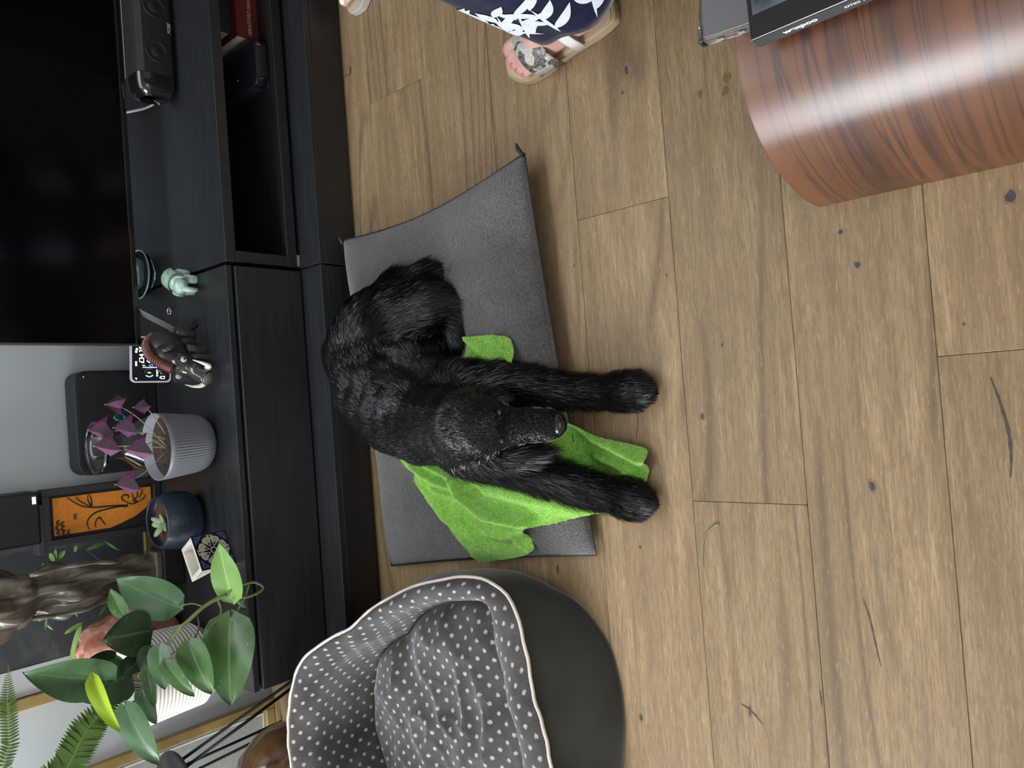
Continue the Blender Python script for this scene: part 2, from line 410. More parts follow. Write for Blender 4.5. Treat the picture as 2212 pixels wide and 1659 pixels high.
# ------------------------------------------------------------------ low black cabinets
ZT = .330; YF = 1.688; YB = 2.192; YBASE = 1.602
def base_unit(x0, x1, label):
    t = thing('base_unit', ((x0+x1)/2, YBASE, 0), label, 'cabinet', 'low base units along the wall')
    MB().box(x0, x1, YBASE+.018, YB, .006, .101).obj('carcass', BLK, t, bevel=.001)
    MB().box(x0+.001, x1-.001, YBASE, YBASE+.017, .008, .1005).obj('drawer_front', BLK, t, bevel=.001)
    MB().box(x0, x1, YBASE-.001, YB, .1015, .119).obj('top_panel', BLK, t, bevel=.001)
    MB().box(x0+.03, x1-.03, YBASE+.03, YB-.03, 0, .0055).obj('plinth', PLASTIC, t)
base_unit(-.655, .3815, 'low black wood base unit under the closed cabinet, beside the dog bed')
base_unit(.3845, 1.42, 'low black wood base unit under the open shelf cabinet')
XL0, XL1, XR0, XR1 = -.653, .3775, .3865, 1.418
t = thing('closed_cabinet', ((XL0+XL1)/2, YF, .119), 'closed black wood cabinet with drop-down front, carrying the plant pots', 'cabinet')
MB().box(XL0, XL1, YF+.001, YB, ZT-.016, ZT).obj('top_panel', BLK, t, bevel=.0012)
MB().box(XL0, XL0+.016, YF+.02, YB, .125, ZT-.0165).obj('side_panel', BLK, t, bevel=.001)
MB().box(XL1-.016, XL1, YF+.02, YB, .125, ZT-.0165).obj('side_panel', BLK, t, bevel=.001)
MB().box(XL0+.0165, XL1-.0165, YF+.02, YB-.01, .125, .141).obj('bottom_panel', BLK, t, bevel=.001)
MB().box(XL0+.0165, XL1-.0165, YB-.009, YB-.002, .1415, ZT-.0165).obj('back_panel', BLK, t)
MB().box(XL0+.001, XL1-.001, YF-.004, YF+.015, .124, ZT-.022).obj('flap_door', BLK, t, bevel=.0015)
for x in (XL0+.02, XL1-.05):
    MB().box(x, x+.03, YF+.03, YB-.03, .1192, .1248).obj('foot', PLASTIC, t)
t = thing('open_shelf_cabinet', ((XR0+XR1)/2, YF, .119), 'open-fronted black wood shelf cabinet below the television', 'cabinet')
MB().box(XR0, XR1, YF, YB, ZT-.03, ZT-.002).obj('top_panel', BLK, t, bevel=.0012)
MB().box(XR0, XR1, YF, YB, .129, .157).obj('bottom_panel', BLK, t, bevel=.0012)
MB().box(XR0, XR0+.028, YF, YB, .1575, ZT-.0305).obj('side_panel', BLK, t, bevel=.001)
MB().box(XR1-.028, XR1, YF, YB, .1575, ZT-.0305).obj('side_panel', BLK, t, bevel=.001)
MB().box(XR0+.0285, XR1-.0285, YB-.008, YB-.001, .1575, ZT-.0305).obj('back_panel', BLK, t)
for x in (XR0+.004, XR1-.034):
    MB().box(x, x+.03, YF+.004, YF+.03, .1192, .1288).obj('foot', M('beige_foot', (.38, .30, .22), .6), t)
ZTR = ZT-.002

# ------------------------------------------------------------------ television
YTV = 1.955
t = thing('television', (.9, YTV, ZTR), 'large flat black television standing on slim metal feet', 'television')
MB().box(.209, 1.66, YTV, YTV+.022, .428, 1.245).obj('bezel', PLASTIC, t, bevel=.003)
MB().box(.214, 1.655, YTV-.0025, YTV-.0005, .442, 1.240).obj('screen', SCREENBLK, t, bevel=.0006)
MB().box(.209, 1.66, YTV-.0035, YTV-.0005, .4275, .4405).obj('lower_trim', GLOSSBLK, t, bevel=.001)
MB().box(.5, 1.36, YTV+.0225, YTV+.06, .46, 1.0).obj('back_housing', PLASTIC, t, bevel=.01)
FM = M('grey_metal_foot', (.012, .0135, .016), .5)
for fx, sgn in ((.255, 1), (1.61, -1)):
    f = MB().tube([(fx, 1.845, ZTR+.009), (fx-.004*sgn, 1.95, ZTR+.009), (fx-.01*sgn, 2.075, ZTR+.009)], .011, 4, flat=.8).obj('foot', FM, t)
    MB().tube([(fx-.004*sgn, 1.955, ZTR+.012), (fx+.045*sgn, 1.965, .43)], .014, 4, flat=.6).obj('strut', FM, f)

# ------------------------------------------------------------------ soundbar
SBX = .887
t = thing('soundbar', (1.2, 1.86, ZTR), 'black soundbar with round drivers in front of the television', 'soundbar')
def sbsec(x, k):   # rounded section
    pts = []
    for a in range(20):
        A = 2*math.pi*a/20; c_, s_ = math.cos(A), math.sin(A)
        p = 5
        r_ = (abs(c_)**p+abs(s_)**p)**(-1/p)
        pts.append((x, 1.905+.045*k*r_*c_*1.0, ZTR+.052+.050*k*r_*s_))
    return pts
mb = MB(); xs = [(SBX-.052, .55), (SBX-.046, .8), (SBX-.034, .93), (SBX-.015, .99), (SBX, 1.0)]
vs_ = [q for x, k in xs for q in sbsec(x, k)]
mb.add(vs_, [(i*20+j, i*20+(j+1)%20, (i+1)*20+(j+1)%20, (i+1)*20+j) for i in range(len(xs)-1) for j in range(20)]+[tuple(range(20))])
mb.obj('end_cap', GLOSSBLK, t, smooth=True)
mb = MB(); vs_ = sbsec(SBX+.001, 1)+sbsec(1.55, 1)
mb.add(vs_, [(j, (j+1)%20, 20+(j+1)%20, 20+j) for j in range(20)]+[tuple(range(19,-1,-1)), tuple(range(20,40))]); mb.obj('grille', MESHBLK, t, smooth=False)
MB().box(SBX+.002, 1.549, 1.935, 1.9365, ZTR+.1022, ZTR+.1035).obj('top_edge_line', M('grey_edge', (.30, .31, .31), .4), t)
for x in (.945, 1.06, 1.2, 1.35):
    MB().tube([(x+.026*math.cos(a), 1.8596, ZTR+.055+.026*math.sin(a)) for a in np.linspace(0, 2*math.pi, 25)[:-1]], .0012, 6, closed=True).obj('driver_ring', MESHBLK, t)
    MB().ell((x, 1.8605, ZTR+.055), (.013, .003, .013), 14).obj('driver_dome', MESHBLK, t, smooth=True)
text('badge', 'BOSE', .0115, (1.0, 1.8588, ZTR+.016), (1,0,0), (0,0,1), M('badge_silver', (.55, .56, .57), .3, metal=.4), t, bold=.0004, shear=.25)

# white flat cable looping out of the soundbar, thin black cable beside it
pts = [pz(x, y, z) for x, y, z in ((349,193,ZTR+.012),(347,201,ZTR+.014),(343,209,ZTR+.016),(332,224,ZTR+.014),(312,234,ZTR+.02),(292,239,ZTR+.03),(272,243,ZTR+.04))]
t = MB().tube(catmull(pts, 6), .0042, 6, flat=.35).obj('cable', M('white_cable', (.85, .86, .84), .4), None, True)
tag(t, 'white flat cable curving from the soundbar end back under the television', 'cable')
pts = [pz(x, y, z) for x, y, z in ((300,184,ZTR+.004),(309,200,ZTR+.004),(311,218,ZTR+.004),(303,232,ZTR+.008),(285,246,ZTR+.012))]
t = MB().tube(catmull(pts, 6), .0022, 6).obj('cable', PLASTIC, None, True); tag(t, 'thin black cable curled behind the white cable loop', 'cable')

# ------------------------------------------------------------------ things in the open shelf
ZS = .1572
RED = M('red_cloth_cover', (.115, .010, .012), .55, bmp=.2, bscale=600); PAGES = M('page_edges', (.42, .40, .32), .8, stretch=(1,1,60), var=.15, vscale=20)
def book(name, x0, x1, y0, y1, z0, z1, cover, label, cat='book', group=None):
    t = thing(name, ((x0+x1)/2, (y0+y1)/2, z0), label, cat, group); c = .003
    MB().box(x0, x1, y0, y1, z0, z0+c).obj('back_cover', cover, t, bevel=.0005)
    MB().box(x0, x1, y0, y1, z1-c, z1).obj('front_cover', cover, t, bevel=.0005)
    MB().box(x0, x1, y0, y0+c, z0+c, z1-c).obj('spine', cover, t)
    MB().box(x0+.004, x1-.004, y0+c, y1-.004, z0+c, z1-c).obj('page_block', PAGES, t)
    return t
t = book('book', .998, 1.36, 1.752, 2.02, ZS, ZS+.062, RED, 'thick red book with gilt spine lettering lying in the shelf')
text('spine_lettering', 'SEBASTIÃO SALGADO', .0135, (1.008, 1.7515, ZS+.020), (1,0,0), (0,0,1), M('gilt', (.62, .50, .30), .4, metal=.3), t, bold=.0002)
book('book', 1.01, 1.36, 1.778, 2.03, ZS+.0625, ZS+.105, M('black_cloth_cover', (.010, .0105, .011), .6, bmp=.2, bscale=500), 'black book stacked on top of the thick red book in the shelf')
def rounded_box(x0, x1, y0, y1, z0, z1, r, n=6):
    poly = []
    for cx, cy, a0 in ((x1-r, y1-r, 0), (x0+r, y1-r, 90), (x0+r, y0+r, 180), (x1-r, y0+r, 270)):
        for k in range(n+1):
            a = math.radians(a0+90*k/n); poly.append((cx+r*math.cos(a), cy+r*math.sin(a)))
    return poly
t = thing('media_box', (.92, 1.76, ZS), 'small black rounded media box in front of the red book', 'media box')
MB().prism(rounded_box(.862, .988, 1.708, 1.93, ZS, 0, .022), ZS+.004, ZS+.040).obj('shell', M('dark_box', (.012, .013, .017), .35), t, bevel=.006, seg=3, smooth=True)
MB().prism(rounded_box(.868, .982, 1.716, 1.92, 0, 0, .018), ZS, ZS+.0038).obj('foot_pad', PLASTIC, t)
MB().ell((.90, 1.80, ZS+.0402), (.002, .0006, .002), 8).obj('indicator', WHITEPL, t)

# ------------------------------------------------------------------ small things on the cabinet top
TEAL = glassmat('teal_glass', (.62, .93, .88))
c = pz(322, 584, ZT+.03)+V((0, .0665, 0)); c.z = ZT
t = thing('glass_dish', c, 'pale teal glass dish half hidden under the television', 'dish')
MB().lathe([(.03,.0005),(.045,.004),(.060,.016),(.066,.030),(.064,.030),(.058,.018),(.043,.007),(.0,.006)], c, 40).obj('bowl', panemat('dish_glass', (.72, .86, .84)), t, True)
MB().tube([c+V((.066*math.cos(a), .066*math.sin(a), .0302)) for a in np.linspace(0, 2*math.pi, 49)[:-1]], .0022, 8, closed=True).obj('rim', M('teal_rim', (.20, .36, .34), .15), t, True)

# mint elephant
MINT = M('mint_glaze', (.36, .52, .44), .28, var=.16, vscale=60, coat=.3)
MINTD = M('olive_line', (.09, .085, .05), .5)
e0 = pz(418, 614, ZT)
t = thing('elephant_figurine', e0, 'small mint green ceramic elephant with a patterned blanket', 'figurine')
A = Matrix.Rotation(math.radians(-28), 3, 'Z')    # faces front-left of the photo
def eP(x, y, z): return e0 + A @ V((x*1.25, y*1.15, z if z < .02 else z*.94))
mb = MB().ell(eP(0, .012, .043), (0.0269, 0.0345, 0.0260), 20, A); mb.obj('body', MINT, t, True)
MB().ell(eP(0, -.022, .047), (0.0205, 0.0172, 0.0180), 18, A).obj('head', MINT, t, True)
MB().tube(catmull([eP(0,-.034,.046), eP(.0,-.042,.036), eP(.0,-.043,.022), eP(.0,-.038,.012)], 5), [.0085-.00025*i for i in range(16)], 10).obj('trunk', MINT, t, True)
for s in (-1, 1):
    MB().ell(eP(.017*s, -.015, .045), (.004, .012, .016), 12, A @ Matrix.Rotation(.35*s, 3, 'Z')).obj('ear', MINT, t, True)
    for yy in (-.008, .03):
        MB().lathe([(.0100,0),(.0105,.004),(.0115,.03)], eP(.0125*s, yy, .0), 14).obj('leg', MINT, t, True)
bl = MB().grid(lambda u, v: eP(math.sin((u-.5)*2.6)*.0222, lerp(-.004, .034, v), .043+math.cos((u-.5)*2.6)*.0268), 13, 6).obj('blanket', M('sage_blanket', (.30, .42, .33), .35, var=.35, vscale=140), t, True)
for v in (.02, .98):
    MB().tube([eP(math.sin((u-.5)*2.6)*.0226, lerp(-.004, .034, v), .043+math.cos((u-.5)*2.6)*.0272) for u in np.linspace(0, 1, 11)], .0008, 5).obj('blanket_edge', MINTD, bl)

# ring
c = pz(365, 672, ZT+.004)
t = thing('finger_ring', c, 'tiny silver ring with a clear stone on the black cabinet top', 'ring')
MB().tube([c+V((.0085*math.cos(a), .0085*math.sin(a), -.001+.0008*math.sin(a))) for a in np.linspace(0, 2*math.pi, 25)[:-1]], .0022, 8, closed=True).obj('band', CHROME, t, True)
MB().ell(c+V((0, -.0095, .002)), (.003, .0025, .003), 8).obj('stone', glassmat('clear_stone', (1,1,1), 0, 1.8), t)

# energy display
d0, d1 = pz(371, 826, ZT), pz(371, 733, ZT)
t = thing('energy_display', (d0+d1)/2, 'white-edged smart energy display showing costs, behind the ceramic boar', 'display')
DX = (d1-d0); DW = .122; DX.z = 0; DX.normalize(); tilt = math.radians(16)
DU = V((-DX.y*math.sin(tilt), DX.x*math.sin(tilt), math.cos(tilt))); DN = DX.cross(DU)   # DN towards the viewer
D0 = pz(371, 826, ZT) + V((0, 0, .002))
def dP(u, v, w_=0.): return D0 + DX*u + DU*v + DN*w_
DH = .098
def dbox(mb, u0, u1, v0, v1, w0, w1): return mb.hexa([dP(u0,v0,w1), dP(u1,v0,w1), dP(u1,v0,w0), dP(u0,v0,w0), dP(u0,v1,w1), dP(u1,v1,w1), dP(u1,v1,w0), dP(u0,v1,w0)])
rp = rounded_box(0, DW, 0, DH, 0, 0, .011)
def dprism(poly, w0, w1):
    mb = MB(); n = len(poly)
    mb.add([dP(p[0],p[1],w0) for p in poly]+[dP(p[0],p[1],w1) for p in poly], [tuple(range(n-1,-1,-1)), tuple(range(n,2*n))]+[(i,(i+1)%n,n+(i+1)%n,n+i) for i in range(n)]); return mb
dprism(rp, -.016, 0).obj('case', WHITEPL, t)
scr = dprism([(.0042+p[0]*(DW-.0084)/DW, .0042+p[1]*(DH-.0084)/DH) for p in rp], .0002, .0009).obj('screen', M('display_black', (.006, .006, .008), .5, spec=.2), t)
EW = emit('screen_white', (.86, .86, 1), 2.2); EY = emit('screen_yellow', (1, .85, .15), 1.8); EC = emit('screen_cyan', (.15, .85, .9), 1.6); EB = emit('screen_blue', (.10, .35, 1), 1.8); EP_ = emit('screen_violet', (.05, .04, .16), 1.0)
def stext(s, size, u, v, mat=EW): return text('screen_text', s, size, dP(u, v, .0012), DX, DU, mat, scr, bold=.0002)
stext('£34.35', .0165, .051, .0655); stext('£4.27', .0165, .051, .0475)
stext('100%', .0065, .043, .082); stext('42', .0075, .078, .0815); stext('19 kWh', .0062, .0155, .032); stext('home', .006, .0235, .0215)
def sline(pts, wd, mat, closed=False): return MB().tube([dP(a, b_, .0012) for a, b_ in pts], wd, 4, closed=closed, flat=1).obj('screen_mark', mat, scr)
sline([(.0405, .034), (.0405, .069)], .0008, EW)
ac = lambda c_, r_, a0, a1, n=14: [(c_[0]+r_*math.cos(math.radians(lerp(a0, a1, k/n))), c_[1]+r_*math.sin(math.radians(lerp(a0, a1, k/n)))) for k in range(n+1)]
sline(ac((.0265, .053), .0105, -40, 90), .001, EP_); sline(ac((.0265, .053), .0105, 130, 235), .0016, EC)
for cu, cv, k in ((.0265, .053, 1.), (.0455, .066, .85)):
    MB().add([dP(cu+a*k, cv+b_*k, .0013) for a, b_ in ((.0015,.006),(-.0028,-.0005),(-.0004,-.0005),(-.0015,-.006),(.0028,.0008),(.0004,.0008))], [(0,1,2,5),(2,3,4,5)]).obj('screen_bolt', EY, scr)
sline([(.0455+.0026*math.sin(a)*(.55-.45*math.cos(a)) if False else .0455+.0024*math.cos(a), .0485+.0045*math.sin(a)) for a in np.linspace(0, 6.283, 13)[:-1]], .0007, EB, True)
sline([(.0105,.0245),(.0165,.0245),(.0165,.0185),(.0135,.0155) if False else (.0165,.016),(.0105,.016)], .0009, EW, True); sline([(.0095,.0235),(.0135,.0285),(.0175,.0235)], .0008, EW)
sline([(.009,.083),(.0125,.083),(.0125,.0865)], .0012, EW, True); sline([(.086,.0825),(.0885,.085),(.091,.0825),(.0885,.080)], .001, EW, True)
dbox(MB(), .03, .09, .004, .05, -.03, -.0165).obj('rear_foot', WHITEPL, t)

# ceramic boar
GLZ = M('dark_green_glaze', (.013, .022, .017), .09, var=.7, vscale=30, coat=.8, col2=(.045, .034, .030))
GLZ2 = M('grey_brown_body', (.040, .032, .029), .38, var=.3, vscale=40)
MANE = M('red_brown_glaze', (.15, .045, .034), .3, var=.35, vscale=120, coat=.4)
b0 = pz(436, 768, ZT)
t = thing('boar_figurine', b0, 'glazed dark green ceramic boar with white tusks and red-brown mane', 'figurine')
BA = Matrix.Rotation(math.radians(50), 3, 'Z')
def bP(x, y, z): return b0 + BA @ V((x*1.05-.004, y*1.12, z*1.12))   # +x towards the tail; the snout points to the left of the photo
R1 = BA @ Matrix.Rotation(math.radians(20), 3, 'Y')
body = MB().ell(bP(.042, .0, .066), (.052, .032, .042), 24, BA).ell(bP(.002, 0, .070), (.045, .030, .040), 24, R1); body.obj('body', GLZ2, t, True)
MB().ell(bP(-.030, 0, .058), (.042, .027, .032), 24, BA @ Matrix.Rotation(math.radians(-28), 3, 'Y')).obj('head', GLZ, t, True)
MB().tube([bP(-.045,0,.048), bP(-.066,0,.035), bP(-.084,0,.026), bP(-.090,0,.0245)], [.024,.020,.0185,.0165], 18).obj('snout', GLZ, t, True)
MB().tube([bP(-.0905,0,.0245), bP(-.0935,0,.0235)], [.0172,.0165], 18).obj('snout_disc', M('pale_glaze', (.10, .11, .09), .15), t, True)
for s in (-1, 1):
    MB().tube(catmull([bP(-.072,.014*s,.022), bP(-.078,.026*s,.024), bP(-.074,.032*s,.040), bP(-.064,.033*s,.056)], 5), [.0085*(1-.06*i) for i in range(16)], 10).obj('tusk', M('ivory_glaze', (.78, .74, .66), .25), t, True)
    e = MB().ell(bP(-.046,.0225*s,.066), (.0075,.006,.0075), 14).obj('eye', M('eye_glaze', (.42, .42, .38), .12), t, True)
    MB().ell(bP(-.0495,.0272*s,.0665), (.003,.002,.003), 8).obj('pupil', GLOSSBLK, e)
    MB().ell(bP(-.012,.030*s,.088), (.009,.006,.017), 12, BA @ Matrix.Rotation(.5*s, 3, 'X')).obj('ear', GLZ, t, True)
    for xx in (.0, .068):
        MB().lathe([(.0125,0),(.0130,.004),(.0105,.02),(.0145,.045)], bP(xx,.019*s,0), 16).obj('leg', GLZ2, t, True)
mane_pts = catmull([bP(-.052,0,.086), bP(-.032,0,.100), bP(-.004,0,.113), bP(.030,0,.112), bP(.062,0,.100), bP(.085,0,.080)], 6)
mn = MB().tube(mane_pts, [.007]*4+[.0082]*(len(mane_pts)-8)+[.006]*4, 12).obj('mane', GLZ2, t, True)
for i, p in enumerate(mane_pts[1:-1]):
    q = mane_pts[i+2]-mane_pts[i]; q.normalize(); sd = q.cross(V((0,0,1))).normalized(); u_ = sd.cross(q)
    MB().tube([p+sd*.0098*math.cos(a)+u_*.0098*math.sin(a) for a in np.linspace(-.5, math.pi+.5, 10)], .0024, 6).obj('mane_ridge', MANE, mn, True)
MB().tube(catmull([bP(.090,0,.075), bP(.103,0,.066), bP(.106,.003,.045)], 4), .0035, 6).obj('tail', GLZ2, t, True)

# black speaker panel leaning behind the pots
t = thing('speaker_panel', (.022, 2.13, ZT), 'flat black rounded speaker standing at the wall behind the glass vase', 'speaker')
mbx = MB(); po = rounded_box(-.114, .158, ZT+.0, ZT+.208, 0, 0, .03)
n_ = len(po); mbx.add([(p[0], 2.108, p[1]) for p in po]+[(p[0], 2.175, p[1]) for p in po], [tuple(range(n_)), tuple(range(2*n_-1,n_-1,-1))]+[(i,n_+i,n_+(i+1)%n_,(i+1)%n_) for i in range(n_)])
mbx.obj('cabinet', M('matt_black', (.008, .009, .011), .55, bmp=.2, bscale=700), t, bevel=.004, seg=2)
po = rounded_box(-.106, .150, ZT+.03, ZT+.200, 0, 0, .026); mbx = MB()
n_ = len(po); mbx.add([(p[0], 2.105, p[1]) for p in po]+[(p[0], 2.1078, p[1]) for p in po], [tuple(range(n_)), tuple(range(2*n_-1,n_-1,-1))]+[(i,n_+i,n_+(i+1)%n_,(i+1)%n_) for i in range(n_)])
mbx.obj('grille', M('grille_cloth', (.004, .0045, .006), .8, bmp=.5, bscale=900), t)
MB().ell((.142, 2.1045, ZT+.185), (.002, .001, .002), 8).obj('indicator', WHITEPL, t)

# glass vase
gc = py(300, 960, 2.0); gc.z = ZT+.0005
GL = glassmat('clear_glass', (.93, .98, .97))
t = thing('glass_vase', gc, 'clear hourglass-shaped glass vase behind the ribbed grey pot', 'vase')
prof = [(.04,0),(.062,.006),(.078,.04),(.078,.075),(.060,.115),(.036,.14),(.031,.155),(.036,.17),(.054,.192),(.064,.203)]
inn = [(r-.003, z) for r, z in prof[::-1]]; inn[-1] = (.0, .01); inn[-2] = (.055, .012)
MB().lathe(prof+inn, gc, 44).obj('bowl', GL, t, True)
MB().tube([gc+V((.064*math.cos(a), .064*math.sin(a), .2035)) for a in np.linspace(0, 2*math.pi, 41)[:-1]], .0032, 8, closed=True).obj('rim', GL, t, True)
q = py(257, 900, 1.95)
MB().ell(q+V((-.002,0,0)), (.010, .008, .014), 14).obj('glass_drop', glassmat('turquoise_glass', (.05, .62, .68), .05), t, True)

# ribbed grey pot with purple oxalis
GREYC = M('grey_ceramic', (.17, .18, .20), .42, var=.05, vscale=20)
SOIL = M('soil', (.035, .022, .014), .95, var=.6, vscale=120, bmp=1, bscale=120, bdist=.006)
oc = pz(447, 955, ZT); oc.z = ZT
t = thing('oxalis_pot', oc, 'purple-leaved oxalis in a ribbed pale grey ceramic pot', 'potted plant')
NR = 72
def rib(a, j, z): return 1+.010*math.cos(NR*a) if 1 < j < 12 else 1
prof = [(.042,0),(.054,.002),(.064,.012),(.0705,.026)]+[(.0725+.0010*k, .04+.0095*k) for k in range(9)]+[(.0815,.127)]
mb = MB().lathe(prof+[(.0785,.127),(.077,.10),(.0,.098)], oc, NR*6, rib); mb.obj('pot', GREYC, t, True)
MB().lathe([(.0,.100),(.076,.100),(.076,.1035),(.04,.106),(.0,.1075)], oc, 40, lambda a, j, z: 1-.02*random.random()).obj('soil', SOIL, t)
OXA = M('oxalis_purple', (.105, .026, .078), .55, var=.3, vscale=30); OXB = M('oxalis_dark', (.034, .009, .022), .5, var=.3, vscale=30)
STEM = M('oxalis_stem', (.42, .36, .22), .45)
def oxalis(px, Y, size, az):
    a = py(px[0], px[1], Y)
    lf = None
    for k in range(3):
        A_ = az + k*2.0944
        d = V((math.cos(A_), math.sin(A_), 0)); s_ = V((-d.y, d.x, 0)); dn = V((0,0,-1))
        o_ = d*.50+dn*.80; o_.normalize()
        tip = a+o_*size*.80; fold = d*.10*size
        l_ = a+(d*.30+dn*.92)*size*1.06+s_*size*.62; r_ = a+(d*.30+dn*.92)*size*1.06-s_*size*.62
        lm = a+(l_-a)*.5+s_*size*.05+d*.04*size; rm = a+(r_-a)*.5-s_*size*.05+d*.04*size
        tip = tip+d*.10*size
        me = MB().add([a, lm, l_, (l_+tip)/2+o_*size*.00, tip], [(0,4,3,2,1)]).add([a, rm, r_, (r_+tip)/2+o_*size*.00, tip], [(0,1,2,3,4)]).mesh('leaflet')
        o = obj('leaflet', me, OXA if k != 1 else OXB, t)
        me.materials.append(OXB); me.polygons[1].material_index = 1
        sol = o.modifiers.new('th', 'SOLIDIFY'); sol.thickness = .0007
    MB().ell(a, (.0016,.0016,.0016), 8).obj('leaf_node', STEM, t)
    base = oc+V(((a.x-oc.x)*.15+random.uniform(-.02,.02), random.uniform(-.03,.0), .106))
    mid = (a+base)/2+V(((a.x-oc.x)*.16, -.004, -.004))
    MB().tube(catmull([base, mid, a+V((.004*(1 if oc.x > a.x else -1), .002, -.028)), a+V((0,0,-.002))], 6), .0011, 6).obj('petiole', STEM, t, True)
for px, Y, sz, az in (((227,874),1.80,.044,-2.2),((288,880),1.775,.036,-.6),((190,930),1.80,.052,-1.0),((245,924),1.765,.052,-1.1),((203,964),1.78,.054,-1.0),((272,971),1.75,.056,-1.0),((249,1047),1.79,.053,-1.15)):
    oxalis(px, Y, sz*.88, az)

# orange print in a black box frame
FRM = M('black_frame', (.013, .014, .0155), .5); ORG = M('orange_paper', (.78, .255, .018), .7, var=.10, vscale=120)
INK = M('ink', (.012, .010, .010), .7)
t = thing('framed_face_print', (-.21, 2.13, ZT), 'black-framed orange print of a serene face in line drawing', 'picture')
fw, fh, fd, yb_, lean = .146, .282, .030, 2.118, .034
fx0_ = -.285
def fP(u, v, w_=0.): return V((fx0_+u, yb_+lean*v/fh-w_, ZT+.0015+v)) + V((.004*(fh-v)/fh if u > .07 else -.004*(fh-v)/fh, 0, 0))*0
def fbox(u0, u1, v0, v1, w0, w1): return MB().hexa([fP(u0,v0,w1), fP(u1,v0,w1), fP(u1,v0,w0), fP(u0,v0,w0), fP(u0,v1,w1), fP(u1,v1,w1), fP(u1,v1,w0), fP(u0,v1,w0)])
b_ = .017
for a in ((0, b_, 0, fh), (fw-b_, fw, 0, fh), (b_, fw-b_, 0, b_), (b_, fw-b_, fh-b_, fh)): fbox(*a, -fd, 0).obj('frame_rail', FRM, t, bevel=.0008)
fbox(b_+.0003, fw-b_-.0003, b_+.0003, fh-b_-.0003, -fd, -.014).obj('backing', INK, t)
pr = fbox(b_+.008, fw-b_-.008, b_+.004, fh-b_-.010, -.0138, -.0128).obj('print', ORG, t)
pu0, pu1, pv0, pv1 = b_+.008, fw-b_-.008, b_+.004, fh-b_-.010
# drawn lines in print coordinates (0..1 across, 0..1 up)
def stroke(pts, wd=.0011, closed=False):
    q = [fP(lerp(pu0, pu1, a), lerp(pv0, pv1, c_), -.0124) for a, c_ in pts]
    cc = catmull(q, 6) if not closed else q
    n2 = len(cc); rr = [1.5*wd*(.55+.6*math.sin(math.pi*i/(n2-1))) for i in range(n2)]
    MB().tube(cc, rr, 4, closed=closed).obj('drawn_line', INK, pr)
stroke([(.98,.86),(.84,.80),(.70,.72),(.62,.60),(.60,.45),(.57,.30),(.55,.27),(.63,.25)], .0013)
stroke([(.98,.78),(.85,.74),(.73,.68),(.66,.63)], .0010); stroke([(.98,.655),(.86,.66),(.74,.645),(.66,.63),(.74,.625),(.86,.625),(.98,.64)], .0011)
stroke([(.03,.66),(.20,.68),(.36,.655),(.48,.58),(.53,.46),(.545,.34),(.52,.27),(.55,.25)], .0012)
stroke([(.05,.595),(.20,.60),(.33,.56),(.25,.535),(.10,.50)], .0011)
stroke([(.63,.25),(.70,.30),(.80,.315),(.86,.28),(.80,.24),(.74,.25)], .0012)
stroke([(.97,.235),(.85,.205),(.74,.195),(.66,.17),(.60,.15),(.66,.20),(.76,.155),(.88,.15),(.97,.175)], .0011)
stroke([(.63,.25),(.57,.21),(.60,.15)], .0011); stroke([(.97,.10),(.88,.095),(.78,.12),(.70,.13)], .0009)
stroke([(.60,.15),(.68,.09),(.80,.06)], .0009)
for i, (a, c_) in enumerate(((.08,.955),(.21,.965),(.34,.955),(.06,.905),(.17,.915),(.29,.915),(.05,.86))):
    for r_ in (.065, .038):
        stroke([(a+r_*math.cos(k), c_-.012+r_*.48*math.sin(k)) for k in np.linspace(-.2, 3.3, 7)], .0007)
MB().hexa([fP(lerp(pu0,pu1,a), lerp(pv0,pv1,c_), w_) for c_ in (.775,.81) for a, w_ in ((.36,-.0122),(.52,-.0122),(.52,-.0126),(.36,-.0126))]).obj('grey_mark', M('grey_ink', (.13, .105, .06), .7), pr)
# dark cut at the jaw: black shape at the lower left of the print
q = [(-.01,-.005),(.55,-.005),(.36,.09),(.20,.20),(.08,.34),(-.01,.46)]
MB().add([fP(lerp(pu0,pu1,a), lerp(pv0,pv1,c_), -.0125) for a, c_ in q], [tuple(range(6))]).obj('jaw_shade', INK, pr)

# black bracketed box with a tiny lamp above the print
t = thing('wall_box', (-.2, 2.2, .62), 'black wall-mounted box with a small pinkish lamp above the orange print', 'speaker')
MB().box(-.268, -.138, 2.115, 2.198, .628, .80).obj('housing', M('box_black', (.009, .0095, .011), .5), t, bevel=.006, seg=2)
MB().box(-.30, -.175, 2.15, 2.1985, .612, .6275).obj('bracket', M('bracket_grey', (.045, .05, .055), .5), t, bevel=.001)
MB().box(-.168, -.150, 2.113, 2.1148, .637, .645).obj('indicator', emit('pink_lamp', (1, .75, .72), .9), t)

